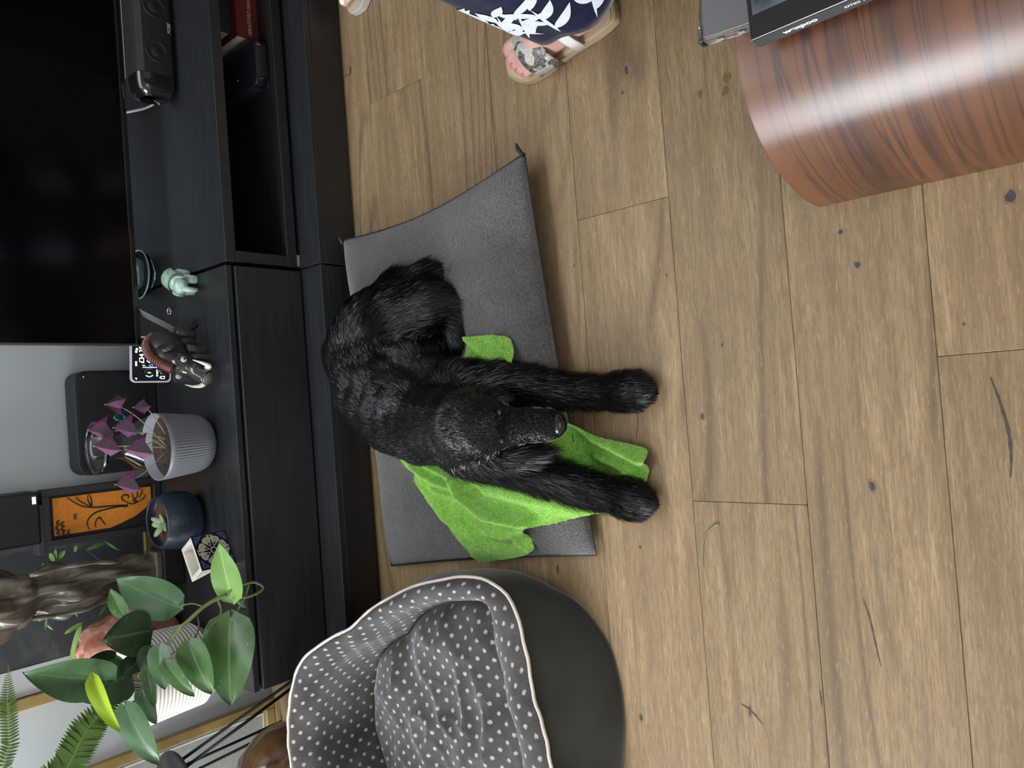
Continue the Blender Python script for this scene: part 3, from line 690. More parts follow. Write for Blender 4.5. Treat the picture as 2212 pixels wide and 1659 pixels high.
# dark blue bowl pot with succulent
BLU = M('blue_speckle', (.0035, .0075, .015), .42, vscale=260, col2=(.020, .038, .064), coat=.1, bmp=.3, bscale=260)
c = pz(425, 1115, ZT); c.z = ZT
t = thing('succulent_pot', c, 'small succulent in a rounded dark blue speckled pot', 'potted plant')
MB().lathe([(.036,0),(.052,.004),(.068,.022),(.0735,.05),(.071,.078),(.064,.100),(.062,.103),(.058,.1025),(.060,.098),(.066,.075),(.0,.074)], c, 48).obj('pot', BLU, t, True)
MB().lathe([(.0,.0745),(.0655,.0745),(.065,.078),(.03,.080),(.0,.080)], c, 32).obj('soil', M('red_grit', (.085, .035, .022), .95, var=.4, vscale=200, bmp=.8, bscale=200, bdist=.003), t)
SUC = M('succulent_green', (.20, .28, .15), .45, var=.15, vscale=30)
for az, ln, el in ((2.6,.036,.5),(.7,.030,.9),(-1.9,.036,.35),(3.7,.026,.7),(-.6,.03,.5),(1.6,.026,1.0)):
    d = V((math.cos(az)*math.cos(el), math.sin(az)*math.cos(el), math.sin(el)))
    MB().ell(c+V((-.004,.0,.083))+d*ln*.55, (ln*.62, .0095, .006), 14, d.to_track_quat('X','Z').to_matrix()).obj('leaf', SUC, t, True)

# painted tile planter
p0, p1 = pz(511, 1216, ZT), pz(485.5, 1145, ZT); tx = (p1-p0).normalized(); tn = V((tx.y, -tx.x, 0))   # tn to the viewer
if tn.y > 0: tn = -tn
tw = (p1-p0).length; th = .086; td = .066
CER = M('cream_ceramic', (.70, .66, .58), .35, var=.06, vscale=60)
t = thing('tile_planter', (p0+p1)/2, 'square white ceramic planter with a blue and cream patterned tile front', 'planter')
def tP(u, v, w_): return p0 + tx*u + V((0,0,v)) - tn*w_
def ring(u0, u1, w0, w1, v): return [tP(u0,v,w0), tP(u1,v,w0), tP(u1,v,w1), tP(u0,v,w1)]
k = .012
prs = [ring(.020, tw-.020, .002, td-.02, .0), ring(.0+.001, tw-.001, .002, td, th), ring(k, tw-k, .002+.008, td-.008, th), ring(k+.004, tw-k-.004, .014, td-.018, .03)]
mb = MB(); mb.add([p for r_ in prs for p in r_], [(j*4+i, j*4+(i+1)%4, (j+1)*4+(i+1)%4, (j+1)*4+i) for j in range(3) for i in range(4)]+[(3,2,1,0),(12,13,14,15)])
mb.obj('body', CER, t, bevel=.0018, seg=2)
MB().add([tP(.020,.05,.017), tP(tw-.020,.05,.017), tP(tw-.020,.05,td-.02), tP(.020,.05,td-.02)], [(0,1,2,3)]).obj('soil', M('dry_compost', (.30, .27, .21), .95, var=.3, vscale=150), t)
NAV = M('navy_glaze', (.012, .012, .030), .2, coat=.4); SLB = M('slate_blue_glaze', (.075, .105, .19), .25, coat=.4); CRM = M('cream_glaze', (.50, .48, .34), .25, coat=.4)
tile = MB().hexa([tP(0,0,0), tP(tw,0,0), tP(tw,0,.002), tP(0,0,.002), tP(0,th,0), tP(tw,th,0), tP(tw,th,.002), tP(0,th,.002)]).obj('tile', NAV, t)
def tpoly(pts, mat, w_=-.0004, nm='painted_shape'):
    MB().add([tP(tw*(.5+.47*a), th*(.5+.47*c_), w_) for a, c_ in pts], [tuple(range(len(pts)))]).obj(nm, mat, tile)
def rot2(pts, a): return [(x*math.cos(a)-y*math.sin(a), x*math.sin(a)+y*math.cos(a)) for x, y in pts]
for q in range(4):
    a = q*math.pi/2
    tpoly(rot2([(.45,.97),(.97,.97),(.97,.45),(.80,.62),(.62,.80)], a), SLB)
    tpoly(rot2([(.72,.92),(.76,.92),(.93,.72),(.93,.68)], a), NAV, -.0006); tpoly(rot2([(.70,.72),(.74,.70),(.92,.92),(.89,.93)], a), NAV, -.0006)
    tpoly(rot2([(-.20,.96),(.20,.96),(0,.66)], a), CRM); tpoly(rot2([(-.07,.92),(.07,.92),(0,.76)], a), NAV, -.0006)
for q in range(8):
    a = q*math.pi/4+math.pi/8
    tpoly(rot2([(0,.24),(.17,.52),(.28,.70),(.20,.86),(.0,.90),(-.20,.86),(-.28,.70),(-.17,.52)], a), CRM)
    for k2 in range(5):
        tpoly(rot2([(0,.68),(.12*math.sin(k2*1.2566+.1)-.015, .68+.12*math.cos(k2*1.2566+.1)), (.12*math.sin(k2*1.2566+.1)+.025, .68+.12*math.cos(k2*1.2566+.1))], a), NAV, -.0006)
    tpoly(rot2([(.0,.34),(.07,.45),(.0,.55),(-.07,.45)], a), NAV, -.0006)
tpoly([(.22*math.cos(k2*math.pi/4), .22*math.sin(k2*math.pi/4)) for k2 in range(8)], CRM, -.0006); tpoly([(.14*math.cos(k2*math.pi/4), .14*math.sin(k2*math.pi/4)) for k2 in range(8)], NAV, -.0008)

# bronze robed statue
BRZ = M('bronze', (.060, .036, .024), .36, metal=.4, vscale=16, col2=(.20, .18, .145), bmp=.25, bscale=60, bdist=.003)
BRZR = M('dark_patina', (.018, .020, .017), .4, metal=.3, var=.4, vscale=40)
s0 = V((-.372, 2.045, ZT))
t = thing('bronze_statue', s0, 'tall bronze statue of a robed standing figure on a dark base', 'statue')
MB().hexa([s0+V((sx*.050, sy*.040, z)) for z in (0, .055) for sx, sy in ((-1,-1),(1,-1),(1,1),(-1,1))]).obj('base', BRZR, t, bevel=.004, seg=2)
MB().hexa([s0+V((sx*.045, sy*.036, z)) for z in (.0552, .072) for sx, sy in ((-1,-1),(1,-1),(1,1),(-1,1))]).obj('plinth', BRZ, t, bevel=.003, seg=2)
sec = [(.072,.038,.032,.0),(.10,.041,.033,.0),(.16,.038,.031,-.002),(.20,.040,.033,-.002),(.235,.048,.037,-.004),(.255,.056,.040,-.006),(.285,.058,.041,-.006),(.31,.053,.039,-.004),(.33,.046,.037,-.004),(.345,.044,.036,-.004),(.36,.056,.042,-.008),(.40,.068,.045,-.010),(.44,.074,.050,-.006),(.47,.070,.050,-.004),(.50,.056,.046,0),(.525,.043,.042,0),(.55,.038,.040,0),(.58,.037,.040,0),(.61,.034,.037,0),(.635,.026,.028,0),(.65,.014,.016,0),(.657,.003,.003,0)]
NS = 64
def stat(u, v):
    x = v*(len(sec)-1); i = min(int(x), len(sec)-2); f = x-i
    z, rx, ry, ox = (lerp(sec[i][k2], sec[i+1][k2], f) for k2 in range(4))
    a = 2*math.pi*u
    amp = .24*sm(.07, .12, z)*(1-.8*sm(.52, .60, z))
    fold = amp*(math.sin(9*a+22*z)*.5+.28*math.sin(19*a-26*z+.6)+math.sin(5*a-38*z+1.3)*.6+.5*math.sin(46*z+2*a)*sm(.2,.28,z)*(1-sm(.36,.42,z)))
    return s0+V((ox+rx*(1+fold)*math.cos(a), ry*(1+fold)*math.sin(a), z))
MB().grid(stat, NS, 120, cu=True).obj('robed_figure', BRZ, t, True)
for sx in (-1, 1):
    MB().tube(catmull([s0+V((sx*.05,-.036,.36)), s0+V((sx*.055,-.045,.26)), s0+V((sx*.042,-.036,.17))], 6), [.010+.003*math.sin(i*1.3) for i in range(13)], 8, flat=.5).obj('drape', BRZ, t, True)

# large gilt-framed picture standing on the cabinet, second one on the floor
GILT = M('gilt_wood', (.33, .235, .085), .38, metal=.25, var=.15, vscale=20)
ART1 = M('slate_print', (.052, .058, .062), .06, var=.15, vscale=2, spec=.6); REFL1 = M('pale_mount', (.42, .43, .43), .12, spec=.6)
def picture(name, x0, x1, y0, lean_, z0, h, fwid, label, inner):
    t = thing(name, ((x0+x1)/2, y0, z0), label, 'picture')
    def P_(u, v, w_): return V((u, y0+lean_*v/h-w_, z0+v))
    def bx(u0, u1, v0, v1, w0, w1): return MB().hexa([P_(u0,v0,w1), P_(u1,v0,w1), P_(u1,v0,w0), P_(u0,v0,w0), P_(u0,v1,w1), P_(u1,v1,w1), P_(u1,v1,w0), P_(u0,v1,w0)])
    for a in ((x0, x0+fwid, 0, h), (x1-fwid, x1, 0, h), (x0+fwid, x1-fwid, 0, fwid), (x0+fwid, x1-fwid, h-fwid, h)): bx(*a, -.018, 0).obj('frame_rail', GILT, t, bevel=.002)
    inner(t, bx); return t
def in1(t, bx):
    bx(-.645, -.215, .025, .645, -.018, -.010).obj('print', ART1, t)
    bx(-.644, -.575, .026, .644, -.0098, -.0088).obj('mount_strip', REFL1, t)  # pale strip: reflection in the glass, painted as colour
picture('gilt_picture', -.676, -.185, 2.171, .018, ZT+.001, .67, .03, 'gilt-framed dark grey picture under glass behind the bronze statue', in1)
def in2(t, bx):
    bx(-1.372, -.903, .026, .794, -.018, -.012).obj('print', M('speckled_grey', (.30, .32, .30), .25, var=.22, vscale=380), t)
    bx(-.918, -.9135, .03, .79, -.0118, -.0108).obj('mount_line', M('off_white', (.62, .62, .58), .5), t)
    bx(-1.365, -.9135, .033, .037, -.0118, -.0108).obj('mount_line', M('off_white2', (.62, .62, .58), .5), t)
picture('gilt_picture', -1.40, -.876, 2.172, .022, .001, .82, .028, 'gilt-framed speckled grey picture standing on the floor behind the plant stand', in2)

# pink salt rock
SALT = M('salt_rock', (.50, .185, .115), .5, vscale=18, col2=(.66, .36, .26), bmp=.5, bscale=40, bdist=.006)
c = V((-.553, 2.075, ZT))
bm = bmesh.new(); bmesh.ops.create_icosphere(bm, subdivisions=4, radius=1)
for v in bm.verts:
    p = v.co.copy(); n1 = mnoise.noise(p*1.3+V((3,1,7))); n2 = mnoise.noise(p*3.1); n3 = mnoise.cell(p*2.2)
    r_ = 1+.22*n1+.10*n2+.05*n3
    v.co = V((p.x*.092*r_*(1.05-.12*p.z), p.y*.062*r_, max(-.0, .118+p.z*.128*r_)))
for v in bm.verts: v.co += c
me = bpy.data.meshes.new('salt_rock'); bm.to_mesh(me); bm.free()
tag(obj('salt_rock', me, SALT), 'rough pink salt rock behind the white ribbed pot', 'salt rock')

# ------------------------------------------------------------------ leafy plants
LEAF = leafmat('philodendron_leaf', (.035, .085, .022), (.060, .130, .036), (.13, .22, .08), .30, var=(.26, .33, .09))
LEAFL = leafmat('young_leaf', (.17, .33, .075), (.23, .41, .11), (.42, .58, .25), .36)
LEAFY = leafmat('lime_leaf', (.25, .38, .018), (.31, .45, .03), (.36, .46, .08), .36)
LEAFD = leafmat('dark_leaf', (.018, .044, .018), (.030, .062, .025), (.09, .14, .07), .26, var=(.16, .20, .08))
LEAFB = leafmat('bluish_leaf', (.048, .112, .048), (.080, .160, .075), (.13, .22, .11), .28)
VINE = M('vine_stem', (.11, .15, .045), .45, var=.2, vscale=30)
def leaf(parent, base, tip, width, mat, nrm=None, fold=.22, sag=.08, curl=0., wexp=(.5, .95), name='leaf', nu=9, nv=13):
    base, tip = V(base), V(tip); ax = tip-base; L_ = ax.length; ax.normalize()
    n = V(nrm) if nrm else ((CAM-(base+tip)/2).normalized()*.8+V((0,0,.5)))
    s_ = ax.cross(n).normalized(); n = s_.cross(ax)
    e0_, e1_ = wexp; tp = e0_/(e0_+e1_); pk = tp**e0_*(1-tp)**e1_
    def fn(u, v):
        x = (u-.5)*2; t_ = v
        wdt = width*.5*(max(t_, 0)**e0_*max(1-t_, 0)**e1_)/pk if 0 < t_ < 1 else 0
        back = -.10*L_*abs(x)**1.5*(1-t_)**3*(1 if t_ < .5 else 0)
        p = base+ax*(t_*L_+back)+s_*x*wdt
        h = abs(x)*wdt*fold*2*.5 + sag*L_*math.sin(math.pi*t_) + .03*L_*math.sin(6*t_+x*2)*abs(x)
        return p + n*h - n*curl*L_*t_*t_
    mb = MB().grid(fn, nu, nv); me = mb.mesh(name)
    add_uv(me, [(i/(nu-1), j/(nv-1)) for j in range(nv) for i in range(nu)])
    return obj(name, me, mat, parent, True)

WHC = M('white_ribbed_ceramic', (.66, .63, .57), .45)
wc = pz(446, 1424, ZT); wc.z = ZT; wc = V((wc.x, wc.y, ZT))
t = PH = thing('philodendron_pot', wc, 'trailing philodendron with large glossy leaves in a white ribbed pot', 'potted plant')
prof = [(.055,0),(.075,.003),(.090,.014),(.098,.03)]
z = .03
while z < .172:
    prof += [(.1000+.04*(z-.03), z+.002), (.1028+.04*(z-.03), z+.0045), (.1028+.04*(z-.03), z+.0075), (.1000+.04*(z-.03), z+.0092)]; z += .0094
prof += [(.107,.180),(.1075,.183),(.103,.1835),(.098,.145),(.0,.143)]
MB().lathe(prof, wc, 56).obj('pot', WHC, t, True)
MB().lathe([(.0,.145),(.0975,.145),(.097,.151),(.05,.156),(.0,.157)], wc, 40, lambda a, j, z: 1-.03*random.random()).obj('soil', SOIL, t)
def L2(b, tp, yb0, yt0): return py(b[0], b[1], yb0), py(tp[0], tp[1], yt0)
LV = [((383,1311),(250,1249),72,LEAFB,1.80,1.86,.22),((503,1294),(474,1172),54,LEAFL,1.665,1.675,.16),((498,1335),(499,1523),100,LEAF,1.66,1.655,.10),
 ((322,1363),(221,1382),78,LEAFD,1.80,1.80,.15),((232,1467),(48,1452),72,LEAFB,1.78,1.75,.30),((408,1388),(458,1499),58,LEAF,1.68,1.66,.18),
 ((357,1430),(420,1504),32,LEAF,1.69,1.66,.3),((343,1397),(357,1490),42,LEAFB,1.72,1.70,.2),((318,1440),(335,1526),27,LEAF,1.74,1.72,.2),
 ((246,1427),(166,1445),40,LEAFD,1.83,1.80,.2),((203,1464),(260,1580),30,LEAFY,1.74,1.70,.8),((276,1460),(168,1512),76,LEAFB,1.80,1.79,.2),
 ((271,1526),(343,1650),52,LEAFB,1.74,1.72,.25),((306,1492),(338,1564),32,LEAFB,1.76,1.74,.2),((268,1329),(238,1270),30,LEAF,1.90,1.92,.2),
 ((300,1428),(262,1462),40,LEAFD,1.79,1.77,.2),((497,1288),(531,1316),24,LEAFD,1.69,1.69,.3),((268,1440),(246,1412),16,LEAF,1.82,1.83,.3),((330,1400),(300,1450),36,LEAFD,1.77,1.76,.2)]
crown = wc+V((0, -.01, .15))
for (bpx, tpx, wpx, mt, yb0, yt0, fo) in LV:
    b_, t_ = L2(bpx, tpx, yb0, yt0); sc = (b_-CAM).length/F_PX
    leaf(PH, b_, t_, wpx*sc*1.05, mt, fold=fo, sag=.05, wexp=(.42, .85))
    if bpx[0] < 420 and bpx != (383,1311):
        st_ = crown+V((random.uniform(-.03,.03), random.uniform(-.02,.03), -.012))
        MB().tube(catmull([st_, (st_+b_)/2+V((0,-.006,.03)), b_], 6), .0022, 6).obj('petiole', VINE, PH, True)
vine = [crown+V((.02,0,-.012)), py(375,1372,1.735), py(408,1340,1.70), py(440,1311,1.685), py(468,1294,1.675), py(490,1285,1.668)]
MB().tube(catmull(vine, 6), .0046, 8).obj('vine', VINE, PH, True)
loop = [py(490,1285,1.668), py(505,1271,1.66), py(531,1261,1.652), py(551,1258,1.648), py(568,1268,1.645), py(560,1279,1.645), py(540,1288,1.648), py(519,1291,1.655), py(503,1292,1.663)]
MB().tube(catmull(loop, 6), .0032, 8).obj('tendril', VINE, PH, True)
MB().tube(catmull([py(538,1262,1.65), py(533,1280,1.652), py(525,1300,1.655), py(512,1320,1.66), py(498,1335,1.661)], 6), .0024, 6).obj('petiole', VINE, PH, True)
MB().tube(catmull([py(440,1311,1.685), py(418,1304,1.72), py(400,1306,1.77), py(383,1311,1.80)], 6), .002, 6).obj('petiole', VINE, PH, True)
MB().tube(catmull([py(470,1294,1.675), py(478,1320,1.68), py(468,1340,1.68), py(452,1360,1.675), py(447,1372,1.672)], 6), .0028, 6).obj('petiole', VINE, PH, True)
MB().tube(catmull([py(424,1326,1.695), py(430,1348,1.69), py(424,1372,1.685), py(408,1388,1.682)], 6), .002, 6).obj('petiole', M('dry_petiole', (.10, .07, .03), .6), PH, True)

# slender-leaved plant behind the statue
bp = V((-.40, 2.122, ZT))
t = thing('slender_leaf_plant', bp, 'small plant with thin strap leaves behind the bronze statue', 'potted plant')
MB().lathe([(.018,0),(.022,.003),(.027,.05),(.029,.07),(.026,.07),(.025,.055),(.0,.055)], bp, 28).obj('pot', M('small_dark_pot', (.02, .02, .02), .5), t, True)
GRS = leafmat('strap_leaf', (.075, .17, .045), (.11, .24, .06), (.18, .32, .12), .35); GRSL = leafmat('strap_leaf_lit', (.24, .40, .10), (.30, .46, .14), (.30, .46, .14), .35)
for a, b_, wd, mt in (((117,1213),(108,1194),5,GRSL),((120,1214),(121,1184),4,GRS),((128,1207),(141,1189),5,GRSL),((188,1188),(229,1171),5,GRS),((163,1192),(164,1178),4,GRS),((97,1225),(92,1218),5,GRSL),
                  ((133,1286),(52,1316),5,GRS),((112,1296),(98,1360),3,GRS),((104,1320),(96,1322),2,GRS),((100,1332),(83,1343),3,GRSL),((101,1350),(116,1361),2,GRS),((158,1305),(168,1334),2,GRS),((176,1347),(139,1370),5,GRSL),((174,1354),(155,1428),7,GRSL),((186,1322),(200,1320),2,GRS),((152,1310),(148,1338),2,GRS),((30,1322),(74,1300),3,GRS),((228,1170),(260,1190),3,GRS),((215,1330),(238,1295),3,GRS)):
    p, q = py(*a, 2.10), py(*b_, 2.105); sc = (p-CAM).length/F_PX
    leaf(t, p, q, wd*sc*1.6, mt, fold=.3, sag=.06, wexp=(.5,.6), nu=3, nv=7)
for a in ((117,1213),(133,1286),(112,1296),(158,1305),(176,1347),(188,1188)):
    p = py(*a, 2.10); MB().tube(catmull([bp+V((0,0,.055)), (bp+p)/2+V((0,0,.05)), p], 6), .0011, 5).obj('stem', VINE, t, True)

# ------------------------------------------------------------------ plant stand with fern, brown jar (left, beyond the bed)
dc = V((-.965, 2.035, .372))
t = thing('plant_stand', (dc.x, dc.y, 0), 'black hairpin-leg plant stand with a dark round top', 'plant stand')
SMK = M('smoked_disc', (.045, .044, .05), .3, var=.3, vscale=25)
MB().lathe([(.0,.0),(.104,.0),(.107,.004),(.107,.010),(.104,.0135),(.0,.0135)], dc, 48).obj('top_disc', SMK, t, True)
IRON = M('black_iron', (.012, .011, .011), .45, metal=.3)
foot_r = pz(662, 1457, 0.)
for k2, fp in enumerate((foot_r, V((-1.20, 2.02, 0)), V((-.95, 2.135, 0)))):
    d = (fp-V((dc.x, dc.y, 0))); d.z = 0; d.normalize(); s_ = V((-d.y, d.x, 0)); tp_ = dc+d*.075
    MB().tube([tp_+s_*.016, fp+V((0,0,.006))+s_*.011, fp+V((0,0,.0045)), fp+V((0,0,.006))-s_*.011, tp_-s_*.016], .0045, 8).obj('leg', IRON, t, True)
fc = dc+V((-.03, 0, .0137))
t = thing('fern', fc, 'arching green fern whose fronds reach in from the left', 'potted plant')
MB().lathe([(.045,0),(.055,.003),(.066,.09),(.07,.11),(.066,.11),(.060,.095),(.0,.094)], fc, 36).obj('pot', M('terracotta', (.25, .11, .06), .8), t, True)
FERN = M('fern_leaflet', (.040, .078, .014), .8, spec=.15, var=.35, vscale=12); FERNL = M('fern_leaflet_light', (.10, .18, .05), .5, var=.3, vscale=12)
def frond(path, wmax, n, mat):
    pts = catmull(path, 10); m_ = len(pts)
    MB().tube(pts, [.0016*(1-.7*i/m_) for i in range(m_)], 5).obj('frond_stem', VINE, t, True)
    vs = []; fs = []
    for i in range(n):
        x = (i+.5)/n*(m_-1); j = min(int(x), m_-2); p = pts[j].lerp(pts[j+1], x-j); tg = (pts[j+1]-pts[j]).normalized()
        nr = (CAM-p).normalized(); s_ = tg.cross(nr).normalized(); f_ = (i+.5)/n
        ln = wmax*min(1, .35+2.2*f_)*min(1, (1-f_)*3.2)**.8
        for sg in (-1, 1):
            d = (s_*sg*.95+tg*.30+nr*random.uniform(-.15,.15)).normalized(); w2 = ln*.17 if ln > .03 else ln*.24
            k0 = len(vs)
            vs += [p-tg*w2*.5, p+tg*w2*.5, p+d*ln*.35+tg*w2*.75, p+d*ln*.35-tg*w2*.65, p+d*ln*.75+tg*w2*.55, p+d*ln*.75-tg*w2*.4, p+d*ln+tg*w2*.15]
            fs += [(k0,k0+1,k0+2,k0+3),(k0+3,k0+2,k0+4,k0+5),(k0+5,k0+4,k0+6)]
    o = MB().add(vs, fs).obj('frond_leaflets', mat, t); tag(o, kind='stuff')
ft = fc+V((0,0,.10))
frond([ft, py(30,1700,2.0), py(22,1600,1.97), py(17,1510,1.95), py(18,1437,1.93)], .020, 56, FERN)
frond([ft, py(110,1720,1.96), py(150,1650,1.93), py(200,1560,1.91), py(285,1478,1.90)], .044, 58, FERN)
frond([ft, fc+V((-.1,-.12,.2)), fc+V((-.2,-.25,.12))], .05, 22, FERNL)
frond([ft, fc+V((-.14,.04,.24)), fc+V((-.33,.02,.16))], .05, 22, FERNL)
frond([ft, fc+V((.02,-.1,.26)), fc+V((-.02,-.28,.22))], .04, 22, FERNL)
for k2 in range(9):  # extra fronds out of view, added to shade the low left wall
    a = math.radians(150+k2*17); d = V((math.cos(a), math.sin(a)*.75, 0)); h = random.uniform(.10, .34)
    frond([ft, fc+d*.14+V((0,0,.12+h*.6)), fc+d*random.uniform(.30,.42)+V((0,0,h))], .055, 24, FERN)

BRN = M('brown_glaze', (.085, .042, .014), .12, vscale=9, col2=(.24, .135, .055), coat=.6)
jc = V((-.985, 1.925, 0))
t = thing('brown_jar', jc, 'glossy mottled brown jar on the floor behind the dog bed', 'jar')
MB().lathe([(.06,.0),(.085,.006),(.115,.05),(.128,.11),(.120,.17),(.085,.225),(.045,.250),(.040,.268),(.045,.275),(.038,.275),(.034,.26),(.0,.255)], jc, 44).obj('body', BRN, t, True)
MB().tube([jc+V((.034*math.cos(a), -.048+.006*math.cos(a), .262+.030*math.sin(a))) for a in np.linspace(0, 6.283, 25)[:-1]], .006, 8, closed=True).obj('handle_ring', BRN, t, True)

# ------------------------------------------------------------------ grey flat cushion
CUSH = fabric('grey_plush', (.092, .088, .081), (.195, .191, .184), 4, 270, 1., .006, .55, (.85,.87,.92), .85)
CA, CB, CC, CD = V((.448, 1.590, .052)), V((.505, .962, .052)), V((-.322, .880, .022)), V((-.402, 1.527, .020))
def bow(a, b, t_, k_):
    p = a.lerp(b, t_); d = (b-a); n = V((-d.y, d.x, 0)).normalized(); return p+n*k_*math.sin(math.pi*t_)
def cush(u, v):     # u: left->right, v: near->far
    near = bow(CC, CB, u, .010); far = bow(CD, CA, u, -.012); lft = bow(CC, CD, v, -.006); rgt = bow(CB, CA, v, .030)
    cn = (CC*(1-u)*(1-v)+CB*u*(1-v)+CD*(1-u)*v+CA*u*v)
    return near*(1-v)+far*v+lft*(1-u)+rgt*u-cn
def cush_h(u, v):
    e = min(u, 1-u); f_ = min(v, 1-v)
    h = (min(1, e/.16)*(2-min(1, e/.16)))**.55*(min(1, f_/.22)*(2-min(1, f_/.22)))**.55
    n = mnoise.noise(V((u*5, v*4, 0)))*.006+mnoise.noise(V((u*13, v*9, 3)))*.0022
    dent = .026*math.exp(-((u-.42)**2/.06+(v-.62)**2/.10))
    return h*(.048+n-dent)
def cush_top(u, v):
    p = cush(u, v); return p+V((0,0,cush_h(u, v)))
def cush_bot(u, v):
    p = cush(u, v); e = min(u/.08, (1-u)/.16, min(v,1-v)/.12, 1)
    return V((p.x, p.y, lerp(p.z, .0015, e)))
t = thing('floor_cushion', (.06, 1.25, 0), 'flat grey plush floor cushion the black dog lies on', 'cushion')
NU, NV = 90, 66
mb = MB().grid(cush_top, NU, NV).grid(lambda u, v: cush_bot(1-u, v), NU, NV)
cmesh = mb.mesh('cover', merge=True); obj('cover', cmesh, CUSH, t, True)
SEAM = M('dark_seam', (.02, .02, .02), .8)
bp_ = [cush(k/40, 0) for k in range(41)]+[cush(1, k/30) for k in range(1, 31)]+[cush(1-k/40, 1) for k in range(1, 41)]+[cush(0, 1-k/30) for k in range(1, 30)]
MB().tube(bp_, .0016, 5, closed=True).obj('seam', SEAM, t, True)
MB().tube([CB+V((-.004,.004,.002)), CB+V((.010,.012,.006)), CB+V((.022,.014,.008))], [.004,.005,.002], 6).obj('corner_tab', SEAM, t, True)
MB().tube([CA+V((-.01,-.004,.004)), CA+V((.008,.0,.012))], [.006,.003], 6).obj('corner_tab', SEAM, t, True)
# height field of whatever lies on the floor there
from mathutils.bvhtree import BVHTree
_bv = BVHTree.FromPolygons([v.co.copy() for v in cmesh.vertices], [list(p.vertices) for p in cmesh.polygons])
def surf(x, y):
    h = _bv.ray_cast(V((x, y, 1)), V((0, 0, -1)))
    return max(0., h[0].z) if h[0] else 0.

# ------------------------------------------------------------------ green towel
TOW = fabric('green_towelling', (.25, .60, .065), (.40, .77, .15), 60, 300, 1., .006, .5, (.85, 1., .6), .7)
poly_px = [(1003,735),(1010,727),(1085,724),(1106,745),(1117,786),(1110,830),(1150,880),(1200,893),(1240,905),(1300,938),(1370,958),(1404,975),(1397,1030),(1388,1078),(1362,1100),(1335,1117),(1300,1109),(1240,1121),(1180,1135),(1145,1141),(1140,1165),(1154,1190),(1120,1204),(1060,1211),(1020,1205),(985,1170),(945,1110),(905,1040),(872,1012),(858,985),(878,973),(930,960),(950,920),(950,850),(965,800),(998,765)]
def drape_pt(px):
    z = .07
    for _ in range(8):
        p = pz(px[0], px[1], z); z = lerp(z, surf(p.x, p.y)+.012, .7)
    return pz(px[0], px[1], z)
TP = [drape_pt(p) for p in poly_px]
TP = catmull(TP+[TP[0]], 4)[:-1]
def inside(x, y):
    c_ = False; n = len(TP); j = n-1
    for i in range(n):
        if (TP[i].y > y) != (TP[j].y > y) and x < (TP[j].x-TP[i].x)*(y-TP[i].y)/(TP[j].y-TP[i].y)+TP[i].x: c_ = not c_
        j = i
    return c_
def near_edge(x, y):
    best = (9, None); n = len(TP)
    for i in range(n):
        a, b_ = TP[i], TP[(i+1)%n]; ab = V((b_.x-a.x, b_.y-a.y)); ap = V((x-a.x, y-a.y))
        t_ = max(0, min(1, ap.dot(ab)/max(1e-9, ab.dot(ab)))); q = V((a.x+ab.x*t_, a.y+ab.y*t_)); d = (q-V((x,y))).length
        if d < best[0]: best = (d, q)
    return best
ridges = []   # (polyline in px, height, half width)
for pts, h, wd in (([(985,1040),(1000,1075),(1060,1120),(1140,1138)], .022, .016), ([(905,1045),(960,1120),(1020,1165),(1025,1200)], .012, .02),
                   ([(880,985),(930,1010),(985,1040)], .014, .014), ([(890,1010),(940,1045),(990,1060)], .013, .010), ([(905,1030),(950,1070),(995,1078)], .010, .009),
                   ([(1010,735),(1040,765),(1075,790)], .014, .014), ([(1070,728),(1090,760),(1110,785)], .014, .012), ([(1210,900),(1290,950),(1390,1000)], .020, .022), ([(1290,990),(1340,1010),(1390,1060)], .010, .014),
                   ([(1050,1060),(1150,1085),(1300,1105)], .012, .03), ([(1110,1150),(1120,1180),(1145,1192)], .012, .010), ([(1040,1150),(1090,1165),(1140,1150)], .014, .016)):
    ridges.append(([drape_pt(p) for p in pts], h, wd))
def towel_h(x, y):
    h = 0
    for P_, hh, wd in ridges:
        d = 9; sg = 1
        for a, b_ in zip(P_, P_[1:]):
            ab = V((b_.x-a.x, b_.y-a.y)); ap = V((x-a.x, y-a.y)); t_ = max(0, min(1, ap.dot(ab)/max(1e-9, ab.dot(ab))))
            e_ = (V((a.x+ab.x*t_, a.y+ab.y*t_))-V((x,y))).length
            if e_ < d: d = e_; sg = ab.x*ap.y-ab.y*ap.x
        h = max(h, 1.9*hh*math.exp(-(d/(wd*(.38 if sg < 0 else 1.25)))**2))
    return h+mnoise.noise(V((x*16, y*16, 2)))*.004+mnoise.noise(V((x*40, y*40, 5)))*.0016+.003
xs_ = [p.x for p in TP]; ys_ = [p.y for p in TP]; st = .004
nx = int((max(xs_)-min(xs_))/st)+3; ny = int((max(ys_)-min(ys_))/st)+3; gx, gy = min(xs_)-st, min(ys_)-st
ins = [[inside(gx+i*st, gy+j*st) for i in range(nx)] for j in range(ny)]
use = {}; vs_ = []; fs_ = []
for j in range(ny-1):
    for i in range(nx-1):
        q = [(i,j),(i+1,j),(i+1,j+1),(i,j+1)]
        if sum(ins[b_][a] for a, b_ in q) >= 2:
            f = []
            for a, b_ in q:
                if (a, b_) not in use:
                    x, y = gx+a*st, gy+b_*st
                    d, e = near_edge(x, y)
                    if not ins[b_][a] or d < st*.6: x, y = e.x, e.y
                    use[(a, b_)] = len(vs_); vs_.append(V((x, y, 0)))
                f.append(use[(a, b_)])
            fs_.append(tuple(f))
